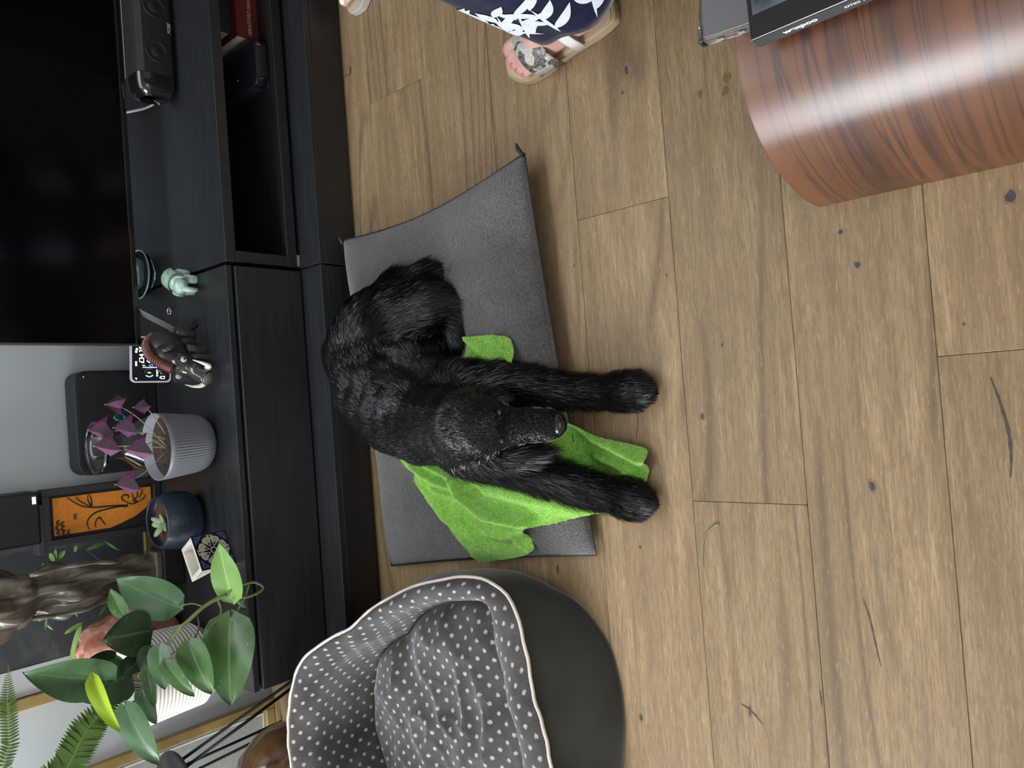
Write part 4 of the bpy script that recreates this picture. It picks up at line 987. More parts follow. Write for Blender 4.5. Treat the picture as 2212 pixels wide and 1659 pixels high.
# soften steps at the cushion edge: relax the ground under the cloth, then lay the folds on it
nb = [set() for _ in vs_]
for f in fs_:
    for k2 in range(4): nb[f[k2]].add(f[(k2+1)%4]); nb[f[(k2+1)%4]].add(f[k2])
gz = [surf(v.x, v.y)+.002 for v in vs_]; bz = list(gz)
for it in range(30):
    bz = [max(gz[i], .3*bz[i]+.7*sum(bz[k2] for k2 in s_)/len(s_)) if s_ else bz[i] for i, s_ in enumerate(nb)]
fz = [towel_h(v.x, v.y) for v in vs_]
for it in range(1):
    fz = [.5*fz[i]+.5*sum(fz[k2] for k2 in s_)/len(s_) if s_ else fz[i] for i, s_ in enumerate(nb)]
zz = [p_+q_ for p_, q_ in zip(bz, fz)]
for v, z_ in zip(vs_, zz): v.z = z_
me = MB().add(vs_, fs_).mesh('towel', merge=True)
t = obj('towel', me, TOW, None, True); tag(t, 'bright green towel crumpled under the black dog', 'towel')
so = t.modifiers.new('thickness', 'SOLIDIFY'); so.thickness = .005; so.offset = 1
sb = t.modifiers.new('smooth', 'SUBSURF'); sb.levels = sb.render_levels = 1
_tb = BVHTree.FromPolygons([v.co.copy() for v in me.vertices], [list(p.vertices) for p in me.polygons])

# ------------------------------------------------------------------ organic bodies
def blob(chains, voxel, smooth=6, name='body'):
    bm = bmesh.new()
    for ch in chains:
        for (p, r), (q, s_) in zip(ch, ch[1:]):
            n = max(1, int((q-p).length/(min(r, s_)*.35)))
            for k2 in range(n+1):
                f = k2/n; c_ = p.lerp(q, f); rr = lerp(r, s_, f)
                bmesh.ops.create_icosphere(bm, subdivisions=2, radius=rr, matrix=Matrix.Translation(c_))
    me = bpy.data.meshes.new(name); bm.to_mesh(me); bm.free()
    o = bpy.data.objects.new(name, me); COL.objects.link(o)
    rm = o.modifiers.new('r', 'REMESH'); rm.mode = 'VOXEL'; rm.voxel_size = voxel
    s2 = o.modifiers.new('s', 'SMOOTH'); s2.factor = .5; s2.iterations = smooth
    out = bake(o); bpy.data.objects.remove(o); bpy.data.meshes.remove(me); out.name = name
    return out

# ------------------------------------------------------------------ black dog
def dc_(lst): return [(pz(x, y, z), r) for x, y, z, r in lst]
ZC_ = .065
DOG = {
 'torso': dc_([(858,672,.135,.080),(800,712,.150,.090),(785,770,.155,.098),(815,835,.160,.104),(870,885,.165,.106),(925,910,.170,.098)]),
 'belly': dc_([(880,760,.115,.080),(920,830,.120,.085),(960,870,.135,.080)]),
 'neck': dc_([(940,915,.185,.088),(975,920,.215,.078),(1005,920,.235,.070)]),
 'skull': dc_([(1000,917,.245,.066),(1035,919,.243,.060),(1062,919,.236,.050)]),
 'muzzle': dc_([(1062,920,.228,.046),(1100,921,.216,.036),(1150,919,.208,.033),(1185,917,.205,.0305),(1196,917,.204,.026)]),
 'foreleg_a': dc_([(985,850,.140,.070),(1050,832,.115,.050),(1130,832,.085,.042),(1220,845,.055,.034),(1300,848,.040,.032)]),
 'paw_a': dc_([(1310,848,.036,.034),(1350,846,.032,.040),(1372,845,.030,.036)]),
 'foreleg_b': dc_([(1000,965,.150,.062),(1070,990,.120,.050),(1150,1018,.095,.042),(1235,1048,.066,.035),(1310,1068,.044,.033)]),
 'paw_b': dc_([(1318,1068,.040,.034),(1352,1076,.034,.040),(1376,1082,.031,.035)]),
 'thigh': dc_([(850,690,.150,.082),(900,668,.130,.068),(940,660,.105,.050),(958,670,.092,.040)]),
 'hindfoot': dc_([(958,668,.090,.036),(975,700,.082,.032),(985,730,.078,.030)]),
 'rump': dc_([(862,640,.120,.062),(900,618,.102,.048),(930,605,.090,.034)]),
 'ear_a': dc_([(1002,868,.232,.022),(1035,862,.205,.024),(1066,862,.178,.018)]),
 'ear_b': dc_([(1008,972,.232,.022),(1045,985,.205,.026),(1090,990,.180,.028),(1135,986,.160,.022),(1160,980,.150,.014)]),
}
# toes
for nm, cx, cy in (('a', 1372, 845), ('b', 1376, 1082)):
    for k2, (ox, oy) in enumerate(((4,-31),(20,-12),(20,11),(4,30))):
        DOG['toe_%s%d' % (nm, k2)] = dc_([(cx-18, cy+oy*.8, .032, .017), (cx+ox, cy+oy, .022, .0150)])
dogm = blob(list(DOG.values()), .0065, 5, 'body')
d0_ = pz(900, 820, 0.)
dog = thing('dog', V((d0_.x, d0_.y, .05)), 'black long-haired spaniel lying on the grey cushion with forelegs stretched out', 'dog')
SKIN = M('dog_skin', (.004, .004, .0042), .9, spec=.1)
body = obj('body', dogm, SKIN, dog, True)
def hairmat(name, c1, c2, rough=.42):
    m, nt, b = newmat(name); L = nt.links
    r = ramp(nt, noise(nt, coords(nt), 60, 2), [(.3, c1), (.7, c2)]); L.new(r.outputs[0], b.inputs['Base Color'])
    b.inputs['Roughness'].default_value = rough; b.inputs['Specular IOR Level'].default_value = .42; return m
HAIR = hairmat('black_fur', (.0028, .0028, .0033), (.0072, .0070, .0080), .34); HAIRG = hairmat('grey_fur', (.16, .16, .17), (.46, .46, .47), .5)
# fur flow per chain: direction of growth and length
FLOW = {'torso': (-1,.015), 'belly': (-1,.020), 'neck': (-1,.012), 'skull': (-1,.0065), 'muzzle': (-1,.0035), 'foreleg_a': (1,.026), 'paw_a': (1,.018), 'foreleg_b': (1,.030), 'paw_b': (1,.018), 'thigh': (1,.030), 'hindfoot': (1,.022), 'rump': (1,.045), 'ear_a': (1,.032), 'ear_b': (1,.038)}
segP, segQ, segD, segL, segN = [], [], [], [], []
for nm, ch in DOG.items():
    sg, ln = FLOW.get(nm, (1, .010))
    for (p, r), (q, s_) in zip(ch, ch[1:]):
        segP.append(p); segQ.append(q); segD.append((q-p).normalized()*sg); segL.append(ln); segN.append((nm, (r+s_)/2))
SP, SQ = np.array([tuple(v) for v in segP]), np.array([tuple(v) for v in segQ]); SD = np.array([tuple(v) for v in segD]); SL = np.array(segL); SR = np.array([n[1] for n in segN])
def fur(name, me, count, mat, parent, keep=None, scale=1., seed=1, wid=.00085, minlen=0., lift=.24):
    rg = np.random.default_rng(seed)
    me.calc_loop_triangles(); nt_ = len(me.loop_triangles)
    tri = np.zeros(nt_*3, dtype=np.int32); me.loop_triangles.foreach_get('vertices', tri); tri = tri.reshape(-1, 3)
    co = np.zeros(len(me.vertices)*3); me.vertices.foreach_get('co', co); co = co.reshape(-1, 3)
    no = np.zeros(len(me.vertices)*3); me.vertices.foreach_get('normal', no); no = no.reshape(-1, 3)
    A_, B_, C_ = co[tri[:,0]], co[tri[:,1]], co[tri[:,2]]
    ar = np.linalg.norm(np.cross(B_-A_, C_-A_), axis=1); idx = rg.choice(nt_, count, p=ar/ar.sum())
    r1, r2 = np.sqrt(rg.random(count)), rg.random(count)
    wa, wb, wc_ = (1-r1)[:,None], (r1*(1-r2))[:,None], (r1*r2)[:,None]
    P_ = A_[idx]*wa+B_[idx]*wb+C_[idx]*wc_; N_ = no[tri[idx,0]]*wa+no[tri[idx,1]]*wb+no[tri[idx,2]]*wc_
    N_ /= np.linalg.norm(N_, axis=1)[:,None]+1e-9
    # nearest chain segments, blended
    W = np.zeros((count, len(SP)))
    for i in range(len(SP)):
        ab = SQ[i]-SP[i]; t_ = np.clip(((P_-SP[i])@ab)/(ab@ab), 0, 1); d = np.linalg.norm(P_-(SP[i]+t_[:,None]*ab), axis=1)
        W[:, i] = np.exp(-((d/SR[i])**2)*3.2)
    W /= W.sum(1)[:,None]+1e-12
    D_ = W@SD; Ln = W@SL
    D_ = D_-N_*(D_*N_).sum(1)[:,None]; D_ /= np.linalg.norm(D_, axis=1)[:,None]+1e-6
    # clumped wander
    wv = np.stack([np.sin(P_[:,0]*61+3*np.sin(P_[:,1]*47)), np.sin(P_[:,1]*57+2.6*np.sin(P_[:,2]*51)), np.sin(P_[:,2]*53+2.4*np.sin(P_[:,0]*43))], 1)
    dirv = D_*.95+N_*lift+wv*.13+rg.normal(0, .09, (count, 3)); dirv[:,2] -= .10
    dirv /= np.linalg.norm(dirv, axis=1)[:,None]
    ok = (N_[:,2] > -.75) & (P_[:,2] > .004)
    if keep is not None: ok &= keep(P_, W, rg)
    P_, N_, dirv, Ln, D_ = P_[ok], N_[ok], dirv[ok], Ln[ok], D_[ok]; n = len(P_)
    Ln = np.maximum(Ln, minlen)*scale*rg.uniform(.55, 1.25, n)
    side = np.cross(dirv, N_+rg.normal(0, .22, (n, 3))); side /= np.linalg.norm(side, axis=1)[:,None]+1e-9
    wd = (wid*rg.uniform(.6, 1.2, n))[:,None]
    bend = (D_*.55-N_*.16)*Ln[:,None]; bend[:,2] -= .10*Ln
    p1 = P_+dirv*(Ln*.5)[:,None]+bend*.14; p2 = P_+dirv*Ln[:,None]+bend*.5
    p0 = P_-N_*.001
    vs = np.stack([p0-side*wd, p0+side*wd, p1-side*wd*.8, p1+side*wd*.8, p2], 1).reshape(-1, 3)
    vs[:,2] = np.maximum(vs[:,2], .002)
    k0 = np.arange(n)*5
    loops = np.stack([k0, k0+1, k0+3, k0, k0+3, k0+2, k0+2, k0+3, k0+4], 1).ravel()
    m_ = bpy.data.meshes.new(name); m_.vertices.add(n*5); m_.vertices.foreach_set('co', vs.ravel())
    m_.loops.add(n*9); m_.loops.foreach_set('vertex_index', loops.astype(np.int32))
    m_.polygons.add(n*3); m_.polygons.foreach_set('loop_start', np.arange(n*3, dtype=np.int32)*3)
    try: m_.polygons.foreach_set('loop_total', np.full(n*3, 3, dtype=np.int32))
    except Exception: pass
    m_.update(); m_.validate()
    o = obj(name, m_, mat, parent, True); tag(o, kind='stuff'); return o
fur('fur', dogm, 190000, HAIR, dog, seed=2)
legcols = [i for i, n_ in enumerate(segN) if n_[0].split('_')[0] in ('foreleg', 'paw', 'toe', 'ear', 'thigh')]
fur('leg_fringe', dogm, 60000, HAIR, dog, keep=lambda P_, W, rg: W[:, legcols].sum(1) > .55, scale=.95, seed=12, lift=.75, wid=.0007)
tailpts = np.array([tuple(pz(*p)) for p in ((905,600,.11),(935,600,.095),(962,640,.09))])
def near_pts(P_, W, rg):
    d = np.min(np.linalg.norm(P_[:,None,:]-tailpts[None], axis=2), axis=1); return d < .06
fur('feathering', dogm, 26000, HAIR, dog, keep=near_pts, scale=1.7, seed=5)
jaw = [(pz(x, y, z), r) for x, y, z, r in ((1110,950,.20,.020),(1135,948,.198,.017),(1165,946,.197,.016),(1195,938,.195,.015),(1085,958,.212,.020),(1065,972,.212,.015),(1095,966,.20,.016),(1172,888,.20,.012),(1192,892,.20,.010),(1092,882,.222,.010))]
jp = np.array([tuple(p) for p, r in jaw]); jr = np.array([r for p, r in jaw])
def near_jaw(P_, W, rg):
    d = (np.linalg.norm(P_[:,None,:]-jp[None], axis=2)/jr[None]).min(1); return (d < 1) & (rg.random(len(P_)) < .6)
fur('grey_muzzle_hair', dogm, 160000, HAIRG, dog, keep=near_jaw, scale=1.2, seed=8, wid=.0007, minlen=.008)
NOSE = M('wet_nose', (.006, .006, .006), .25, coat=.3)
nz = pz(1203, 917, .209); MB().ell(nz, (.019, .015, .013), 18).obj('nose', NOSE, dog, True)
for x, y in ((1079, 890), (1084, 951)):
    c_ = pz(x, y, .246); h = BVHTree.FromPolygons([v.co.copy() for v in dogm.vertices], [list(p.vertices) for p in dogm.polygons]).ray_cast(CAM, (c_-CAM).normalized())
    if h[0]:
        e = MB().ell(h[0]-(c_-CAM).normalized()*.001, (.0058, .0058, .0048), 14).obj('eye', M('dog_eye', (.006, .0045, .004), .35), dog, True)

# ------------------------------------------------------------------ raised-back dog bed
BEDO = fabric('bed_suede', (.036, .036, .030), (.050, .050, .043), 9, 700, .2, .0008, .3)
DOT = dots('polka_plush', (.048, .044, .043), (.088, .082, .081), (.42, .38, .33))
PIPE = M('cream_piping', (.62, .54, .48), .7)
bc = V((-.70, 1.225, 0))
pip = [pz(x, y, z) for x, y, z in ((1190,1659,.16),(1150,1500,.16),(1130,1380,.16),(1110,1300,.16),(1070,1260,.165),(1020,1245,.17),(950,1255,.185),(850,1290,.215),(760,1360,.25),(700,1390,.27),(650,1430,.29),(630,1500,.30),(625,1600,.30),(632,1659,.30))]
pip += [V(p) for p in ((-.93,1.55,.29),(-1.01,1.45,.26),(-1.05,1.30,.23),(-1.06,1.12,.19),(-1.02,1.0,.165),(-.92,.93,.16),(-.80,.905,.16))]
flo = [pz(x, y, .0) for x, y in ((1345,1659),(1350,1550),(1322,1400),(1252,1300),(1182,1262),(1120,1249))]
flo += [V(p) for p in ((-.395,1.20,0),(-.425,1.35,0),(-.50,1.49,0),(-.62,1.565,0),(-.74,1.58,0),(-.86,1.565,0),(-.98,1.48,0),(-1.03,1.30,0),(-1.04,1.10,0),(-.99,.96,0),(-.88,.885,0))]
inn = [pz(x, y, z) for x, y, z in ((1130,1659,.150),(1095,1520,.150),(1070,1400,.150),(1063,1302,.155),(1000,1298,.165),(960,1300,.175),(880,1320,.20),(800,1390,.20))]
inn += [V(p) for p in ((-.60,1.505,.24),(-.67,1.535,.25),(-.76,1.55,.25),(-.87,1.51,.24),(-.95,1.42,.21),(-.99,1.28,.19),(-.98,1.12,.165),(-.93,1.02,.15),(-.84,1.00,.15))]
def polar(pts):
    d = sorted((math.atan2(p.y-bc.y, p.x-bc.x), math.hypot(p.x-bc.x, p.y-bc.y), p.z) for p in pts)
    a = np.array([q[0] for q in d]); r = np.array([q[1] for q in d]); z = np.array([q[2] for q in d])
    a3 = np.concatenate([a-2*np.pi, a, a+2*np.pi]); r3 = np.tile(r, 3); z3 = np.tile(z, 3)
    th = np.linspace(0, 2*np.pi, 144, endpoint=False)-np.pi
    R_, Z_ = np.interp(th, a3, r3), np.interp(th, a3, z3)
    for _ in range(2):
        R_ = (np.roll(R_,1)+2*R_+np.roll(R_,-1))/4; Z_ = (np.roll(Z_,1)+2*Z_+np.roll(Z_,-1))/4
    return th, R_, Z_
th, Rp, Zp = polar(pip); _, Rf, _z = polar(flo); _, Ri, Zi = polar(inn)
NA = len(th)
def bpt(i, r, z): return V((bc.x+r*math.cos(th[i]), bc.y+r*math.sin(th[i]), z))
t = BED = thing('dog_bed', bc, 'round grey dog bed with raised back and polka-dot plush lining', 'pet bed')
mb = MB(); n_out = 9
for j in range(n_out):
    f = j/(n_out-1)
    for i in range(NA):
        r = lerp(Rf[i], Rp[i], f)+.016*math.sin(math.pi*min(1, f*1.05))+.004*mnoise.noise(V((math.cos(th[i])*3, math.sin(th[i])*3, f*3)))
        mb.v.append(tuple(bpt(i, r, lerp(.0, Zp[i], f**1.15))))
for j in range(n_out-1):
    for i in range(NA): k2 = (i+1)%NA; mb.f.append((j*NA+i, j*NA+k2, (j+1)*NA+k2, (j+1)*NA+i))
mb.f.append(tuple(range(NA-1,-1,-1)))
mb.obj('outer_shell', BEDO, t, True)
MB().tube([bpt(i, Rp[i]+.001, Zp[i]+.002+.0012*math.sin(i*1.7)) for i in range(NA)], .0036, 6, closed=True).obj('piping', PIPE, t, True)
# lining: over the rim and down inside
rows = []
for f in np.linspace(0, 1, 9):      # rim top, piping to inner edge
    rows.append([bpt(i, lerp(Rp[i], Ri[i], f), lerp(Zp[i], Zi[i], f)+.020*math.sin(math.pi*f)**.7+.0025*mnoise.noise(V((math.cos(th[i])*9, math.sin(th[i])*9, f*4)))) for i in range(NA)])
for f in np.linspace(0, 1, 8)[1:]:  # inner wall
    rows.append([bpt(i, Ri[i]*lerp(1, .90, f)-.0*f+.010*math.sin(math.pi*f), lerp(Zi[i], .045, f)) for i in range(NA)])
mb = MB(); uv = []; arc = np.cumsum([0]+[ (rows[4][(i+1)%NA]-rows[4][i]).length for i in range(NA)])
dist = np.zeros(NA)
for j, rw in enumerate(rows):
    if j: dist = dist+np.array([(rw[i]-rows[j-1][i]).length for i in range(NA)])
    for i in range(NA+1): mb.v.append(tuple(rw[i%NA])); uv.append((arc[i], dist[i%NA]))
for j in range(len(rows)-1):
    for i in range(NA): mb.f.append((j*(NA+1)+i, j*(NA+1)+i+1, (j+1)*(NA+1)+i+1, (j+1)*(NA+1)+i))
me = mb.mesh('lining'); add_uv(me, uv); obj('lining', me, DOT, t, True)
# inner cushion
mb = MB(); uv = []; nr = 60
for j in range(nr+1):
    f = j/nr
    for i in range(NA):
        r = Ri[i]*.955*f; p = bpt(i, r, 0)
        zedge = .075
        h = zedge+.055*(1-f**6)**.5+.012*(p.y-bc.y)/.3
        h += mnoise.noise(V((p.x*6, p.y*6, 1)))*.014+((1-abs(mnoise.noise(V((p.x*5+p.y*5, p.y*9-p.x*4, 4)))))**3*.020-.010+(1-abs(mnoise.noise(V((p.x*13, p.y*16, 9)))))**8*.0035)*(1-f**5)
        mb.v.append((p.x, p.y, h)); uv.append((p.x, p.y*1.0))
for j in range(nr):
    for i in range(NA): k2 = (i+1)%NA; mb.f.append((j*NA+i, (j+1)*NA+i, (j+1)*NA+k2, j*NA+k2))
me = mb.mesh('inner_cushion'); add_uv(me, uv); obj('inner_cushion', me, DOT, t, True)

# ------------------------------------------------------------------ rosewood bent-ply coffee table
TX0, TX1, TYF, TYN, TZ = .273, 1.19, .403, -.55, .285
def prof_half():
    q = [(.273,0.001),(.2735,.03),(.275,.062),(.281,.098),(.290,.134),(.303,.172),(.321,.207),(.338,.229),(.358,.248),(.379,.263),(.401,.274),(.430,.281),(.461,.2845),(.50,.285)]
    return q
ph_ = prof_half(); full = ph_+[(x, .285) for x in (.6,.7,.8,.9)]+[(TX0+TX1-a, b_) for a, b_ in ph_[::-1]]
fullp = catmull([V((a, b_, 0)) for a, b_ in full], 4); nP = len(fullp)
t = TAB = thing('coffee_table', (.73, 0, 0), 'rosewood bent-plywood coffee table with curved sides', 'table')
al = [0]
for a, b_ in zip(fullp, fullp[1:]): al.append(al[-1]+(b_-a).length)
THK = .014; mb = MB(); uv = []
NYT = 24
nrm2 = []
for i in range(nP):
    d = fullp[min(i+1, nP-1)]-fullp[max(i-1, 0)]; d.normalize(); nrm2.append(V((d.y, -d.x, 0)))
for layer in (0, 1):
    for j in range(NYT):
        y = lerp(TYN, TYF, j/(NYT-1))
        for i in range(nP):
            p = fullp[i]+nrm2[i]*(THK if layer else 0)
            mb.v.append((p.x, y, max(.0005, p.y))); uv.append((al[i], y))
off = nP*NYT
for j in range(NYT-1):
    for i in range(nP-1):
        a = j*nP+i; mb.f.append((a, a+nP, a+nP+1, a+1)); mb.f.append((off+a, off+a+1, off+a+nP+1, off+a+nP))
for i in range(nP-1):
    for j0 in (0, (NYT-1)*nP):
        mb.f.append((j0+i, j0+i+1, off+j0+i+1, off+j0+i) if j0 == 0 else (j0+i+1, j0+i, off+j0+i, off+j0+i+1))
for i0 in (0, nP-1):
    for j in range(NYT-1): mb.f.append((j*nP+i0, (j+1)*nP+i0, off+(j+1)*nP+i0, off+j*nP+i0))
me = mb.mesh('bent_shell'); add_uv(me, uv)
bm = bmesh.new(); bm.from_mesh(me); bmesh.ops.recalc_face_normals(bm, faces=bm.faces); bm.to_mesh(me); bm.free()
obj('bent_shell', me, ROSE, t, True)
so = bpy.data.objects[TAB.children[0].name]; es = so.modifiers.new('edge', 'EDGE_SPLIT'); es.split_angle = math.radians(40)
sh = MB().box(.30, 1.16, TYN+.08, TYF-.08, .10, .114).obj('lower_shelf', M('dark_shelf', (.05, .025, .018), .5), t, bevel=.002)

# grey laptop in a clear case, black book on top
lp = [pz(1507, -90, .305), pz(1511, 90, .305), pz(1616, 64, .305)]
ux = (lp[1]-lp[0]).normalized(); uy = V((-ux.y, ux.x, 0)); uy = uy if uy.y < 0 else -uy
L0 = lp[1]
t = thing('laptop', L0+ux*-.1+uy*.1, 'grey laptop in a clear plastic case overhanging the coffee table', 'laptop')
def lP(a, b_, z): return L0 - ux*a + uy*b_ + V((0, 0, z-L0.z))
def lbox(a0, a1, b0, b1, z0, z1): return MB().hexa([lP(a0,b1,z0), lP(a0,b0,z0), lP(a1,b0,z0), lP(a1,b1,z0), lP(a0,b1,z1), lP(a0,b0,z1), lP(a1,b0,z1), lP(a1,b1,z1)])
LAP = M('space_grey', (.17, .175, .185), .42, metal=.35)
lbox(.003, .30, .003, .21, .2875, .2945).obj('base', LAP, t, bevel=.002); lbox(.003, .30, .003, .21, .2955, .3035).obj('lid', LAP, t, bevel=.002)
CLR = glassmat('clear_plastic', (.97, .98, 1), .05)
lbox(-.001, .0025, .0, .213, .2865, .305).obj('case_edge', CLR, t, bevel=.0008); lbox(.003, .303, -.001, .0025, .2865, .305).obj('case_edge', CLR, t, bevel=.0008)
for a, b_ in ((-.003, -.003),): lbox(a, a+.024, b_, b_+.008, .2862, .3062).obj('case_corner', CLR, t, bevel=.002)
for a in (.02, .05): lbox(-.0022, -.0012, a, a+.010, .292, .297).obj('port', M('grey_port', (.35, .36, .38), .3), t)

k0, k1 = pz(1622, 88, .334), pz(1830, 0, .334)
ux = (k1-k0).normalized(); uy = V((-ux.y, ux.x, 0)); uy = uy if uy.x > 0 else -uy
BKC = M('black_gloss_cover', (.012, .0125, .015), .22, coat=.3); BKS = M('dark_spine', (.045, .047, .05), .45)
t = thing('book', k0+ux*.12+uy*.1, 'black hardback book lying on the laptop on the coffee table', 'book')
def kP(a, b_, z): return k0+ux*a+uy*b_+V((0,0,z-k0.z))
def kbox(a0, a1, b0, b1, z0, z1): return MB().hexa([kP(a0,b0,z0), kP(a1,b0,z0), kP(a1,b1,z0), kP(a0,b1,z0), kP(a0,b0,z1), kP(a1,b0,z1), kP(a1,b1,z1), kP(a0,b1,z1)])
kbox(0, .30, 0, .24, .331, .334).obj('front_cover', BKC, t, bevel=.0006); kbox(0, .30, 0, .24, .3063, .3093).obj('back_cover', BKC, t, bevel=.0006)
sp = kbox(0, .30, -.0004, .0026, .3094, .3309).obj('spine', BKS, t)
kbox(.004, .296, .003, .236, .3094, .3309).obj('page_block', PAGES, t)
WT = M('white_print', (.80, .80, .84), .5)
text('spine_lettering', 'waxpoo', .0125, kP(.036, -.0008, .3165), ux, (0,0,1), WT, sp, bold=.0006)
text('spine_lettering', 'OTIO YEAR', .0070, kP(.108, -.0008, .3175), ux, (0,0,1), WT, sp, bold=.0003)
PH2 = M('cover_photo', (.022, .028, .036), .25, vscale=26, col2=(.14, .17, .20), coat=.3)
cv = kbox(.006, .294, .03, .234, .3341, .3344).obj('cover_photo', PH2, t)
kbox(.098, .118, .052, .075, .33445, .3347).obj('cover_mark', WT, cv)
for k2 in range(4): MB().ell(kP(.050+.011*k2, .052+.004*(k2%2), .3346), (.004,.006,.0003), 8).obj('cover_highlight', M('pale_print', (.42, .45, .50), .4), cv)

# ------------------------------------------------------------------ people
SKN = M('skin', (.58, .35, .30), .5, var=.08, vscale=30); 
NAVY = fabric('navy_cloth', (.010, .012, .032), (.016, .019, .045), 40, 500, .3, .0008, .25); PRINT = M('white_leaf_print', (.70, .74, .84), .8, var=.06, vscale=150)
TAN = M('tan_sole', (.36, .27, .17), .6); INS = M('insole', (.50, .38, .26), .6)
NAIL = M('pink_nail', (.62, .20, .20), .25, coat=.4); NAILW = M('pale_nail', (.85, .74, .70), .25, coat=.4)
def snake():
    m, nt, b = newmat('snakeskin_strap'); L = nt.links
    vo = nt.nodes.new('ShaderNodeTexVoronoi'); vo.inputs['Scale'].default_value = 190; L.new(coords(nt, (1, 1.6, 1)), vo.inputs['Vector'])
    k = ramp(nt, noise(nt, coords(nt), 38, 2), [(.50, (0,0,0)), (.54, (1,1,1))]).outputs[0]
    e = ramp(nt, vo.outputs['Distance'], [(.3, (0,0,0)), (.55, (1,1,1))]).outputs[0]
    c_ = mix(nt, k, (.55, .52, .47), (.035, .032, .03)); c_ = mix(nt, math_(nt, 'MULTIPLY', e, .5), c_, (.25, .23, .21))
    L.new(c_, b.inputs['Base Color']); b.inputs['Roughness'].default_value = .4; return m
SNK = snake()
def human(name, label, lf, rf, face, hip_h, trousers, top, hair, nailmat, voxel, strap2, solemat):
    """lf/rf: (toe point on the floor, facing angle) of the left and right foot; face: body facing angle"""
    fd = V((math.cos(face), math.sin(face), 0)); rt = V((fd.y, -fd.x, 0))
    ank = []
    chains = []; sand = []
    for (toe, a), side in ((lf, -1), (rf, 1)):
        d = V((math.cos(a), math.sin(a), 0)); r_ = V((d.y, -d.x, 0)); md = r_*(-side)     # md: towards the big toe
        toe = V((toe[0], toe[1], 0)); heel = toe-d*.268; zs = .026
        an = heel+d*.058+V((0,0,.095+zs)); ank.append(an)
        chains.append([(heel+d*.035+V((0,0,.036+zs)), .033), (heel+d*.10+V((0,0,.034+zs)), .034), (heel+d*.165-md*-.004+V((0,0,.028+zs)), .033), (heel+d*.20+V((0,0,.020+zs)), .024)])
        chains.append([(heel+d*.05-md*.006+V((0,0,.022+zs)), .024), (heel+d*.12-md*.010+V((0,0,.020+zs)), .024), (heel+d*.17-md*.018+V((0,0,.018+zs)), .022)])
        chains.append([(heel+d*.19-md*.022+V((0,0,.018+zs)), .020), (heel+d*.19+md*.022+V((0,0,.020+zs)), .022)])
        chains.append([(an, .034), (heel+d*.09+V((0,0,.055+zs)), .036), (heel+d*.16+V((0,0,.036+zs)), .028)])
        for k2, (lt, ln, rr) in enumerate(((.032, .266, .0140), (.010, .262, .0105), (-.008, .253, .0100), (-.024, .242, .0096), (-.039, .227, .0092))):
            q = heel+md*lt; chains.append([(q+d*(ln-.062)+V((0,0,.020+zs)), rr*1.15), (q+d*(ln-.028)+V((0,0,.019+zs)), rr*1.05), (q+d*(ln-rr)+V((0,0,.011+zs)), rr)])
        sand.append((heel, d, md, toe))
    hips = [(ank[0]+ank[1])/2]; hc = V((hips[0].x, hips[0].y, hip_h))-fd*.02
    for k2, an in enumerate(ank):
        side = -1 if k2 == 0 else 1
        hj = hc+rt*side*.085; kn = an.lerp(hj, .5)+fd*.03
        chains.append([(an, .034), (an.lerp(kn, .35), .042), (an.lerp(kn, .7), .052), (kn, .050), (kn.lerp(hj, .5), .066), (hj, .082)])
    ch = hc+V((0,0,.42)); nk = hc+V((0,0,.52)); hd = hc+V((0,0,.63))+fd*.015
    chains += [[(hc-rt*.06, .095), (hc+rt*.06, .095)], [(hc, .11), (hc+V((0,0,.18)), .105), (hc+V((0,0,.34)), .115), (ch, .10)], [(ch-rt*.13, .058), (ch+rt*.13, .058)], [(nk-V((0,0,.06)), .052), (nk+V((0,0,.04)), .046)]]
    chains += [[(hd+V((0,0,.05)), .080), (hd+fd*.02, .074), (hd-V((0,0,.06))+fd*.035, .050)], [(hd+fd*.085+V((0,0,.0)), .010), (hd+fd*.098-V((0,0,.02)), .012)]]
    for s_ in (-1, 1):
        sh_ = ch+rt*s_*.16; el = sh_+rt*s_*.04-V((0,0,.28))-fd*.02; wr = el-V((0,0,.22))+fd*.10; kn = wr-V((0,0,.07))+fd*.03
        chains.append([(sh_, .050), (el, .036), (wr, .026)]); chains.append([(wr, .026), (wr-V((0,0,.04))+fd*.015, .030), (kn, .026)])
        for k2 in range(4):
            f0 = kn+fd*(.024-.016*k2)-V((0,0,.004)); chains.append([(f0, .009), (f0-V((0,0,.035)), .0085), (f0-V((0,0,.062+.006*(1 if k2 in (1,2) else 0)))-rt*s_*.012, .0075)])
        chains.append([(wr-V((0,0,.03))+fd*.035, .012), (wr-V((0,0,.06))+fd*.058, .010), (wr-V((0,0,.085))+fd*.060, .0085)])
        chains.append([(hd+rt*s_*.078, .012), (hd+rt*s_*.078+V((0,0,.025)), .012)])
    bmsh = blob(chains, voxel, 3, 'body')
    pb = thing(name, (hips[0].x, hips[0].y, 0), label, 'person'); obj('body', bmsh, SKN, pb, True)
    for k2, (heel, d, md, toe) in enumerate(sand):
        out = []
        for t_, w_in, w_out in ((0,.012,.012),(.01,.026,.026),(.05,.034,.034),(.12,.036,.036),(.18,.044,.046),(.22,.048,.046),(.25,.048,.036),(.268,.042,.020),(.278,.028,.006)): out.append((t_, w_in, w_out))
        pl = [heel+d*t_+md*wi for t_, wi, wo in out]+[heel+d*t_-md*wo for t_, wi, wo in out[::-1]]
        pl = catmull(pl+[pl[0]], 4)[:-1]
        sgn = sum(pl[i].x*pl[(i+1)%len(pl)].y-pl[(i+1)%len(pl)].x*pl[i].y for i in range(len(pl)))
        if sgn < 0: pl = pl[::-1]
        sl = MB().prism([(p.x, p.y) for p in pl], .0005, .022).obj('sandal', solemat, pb, bevel=.002)
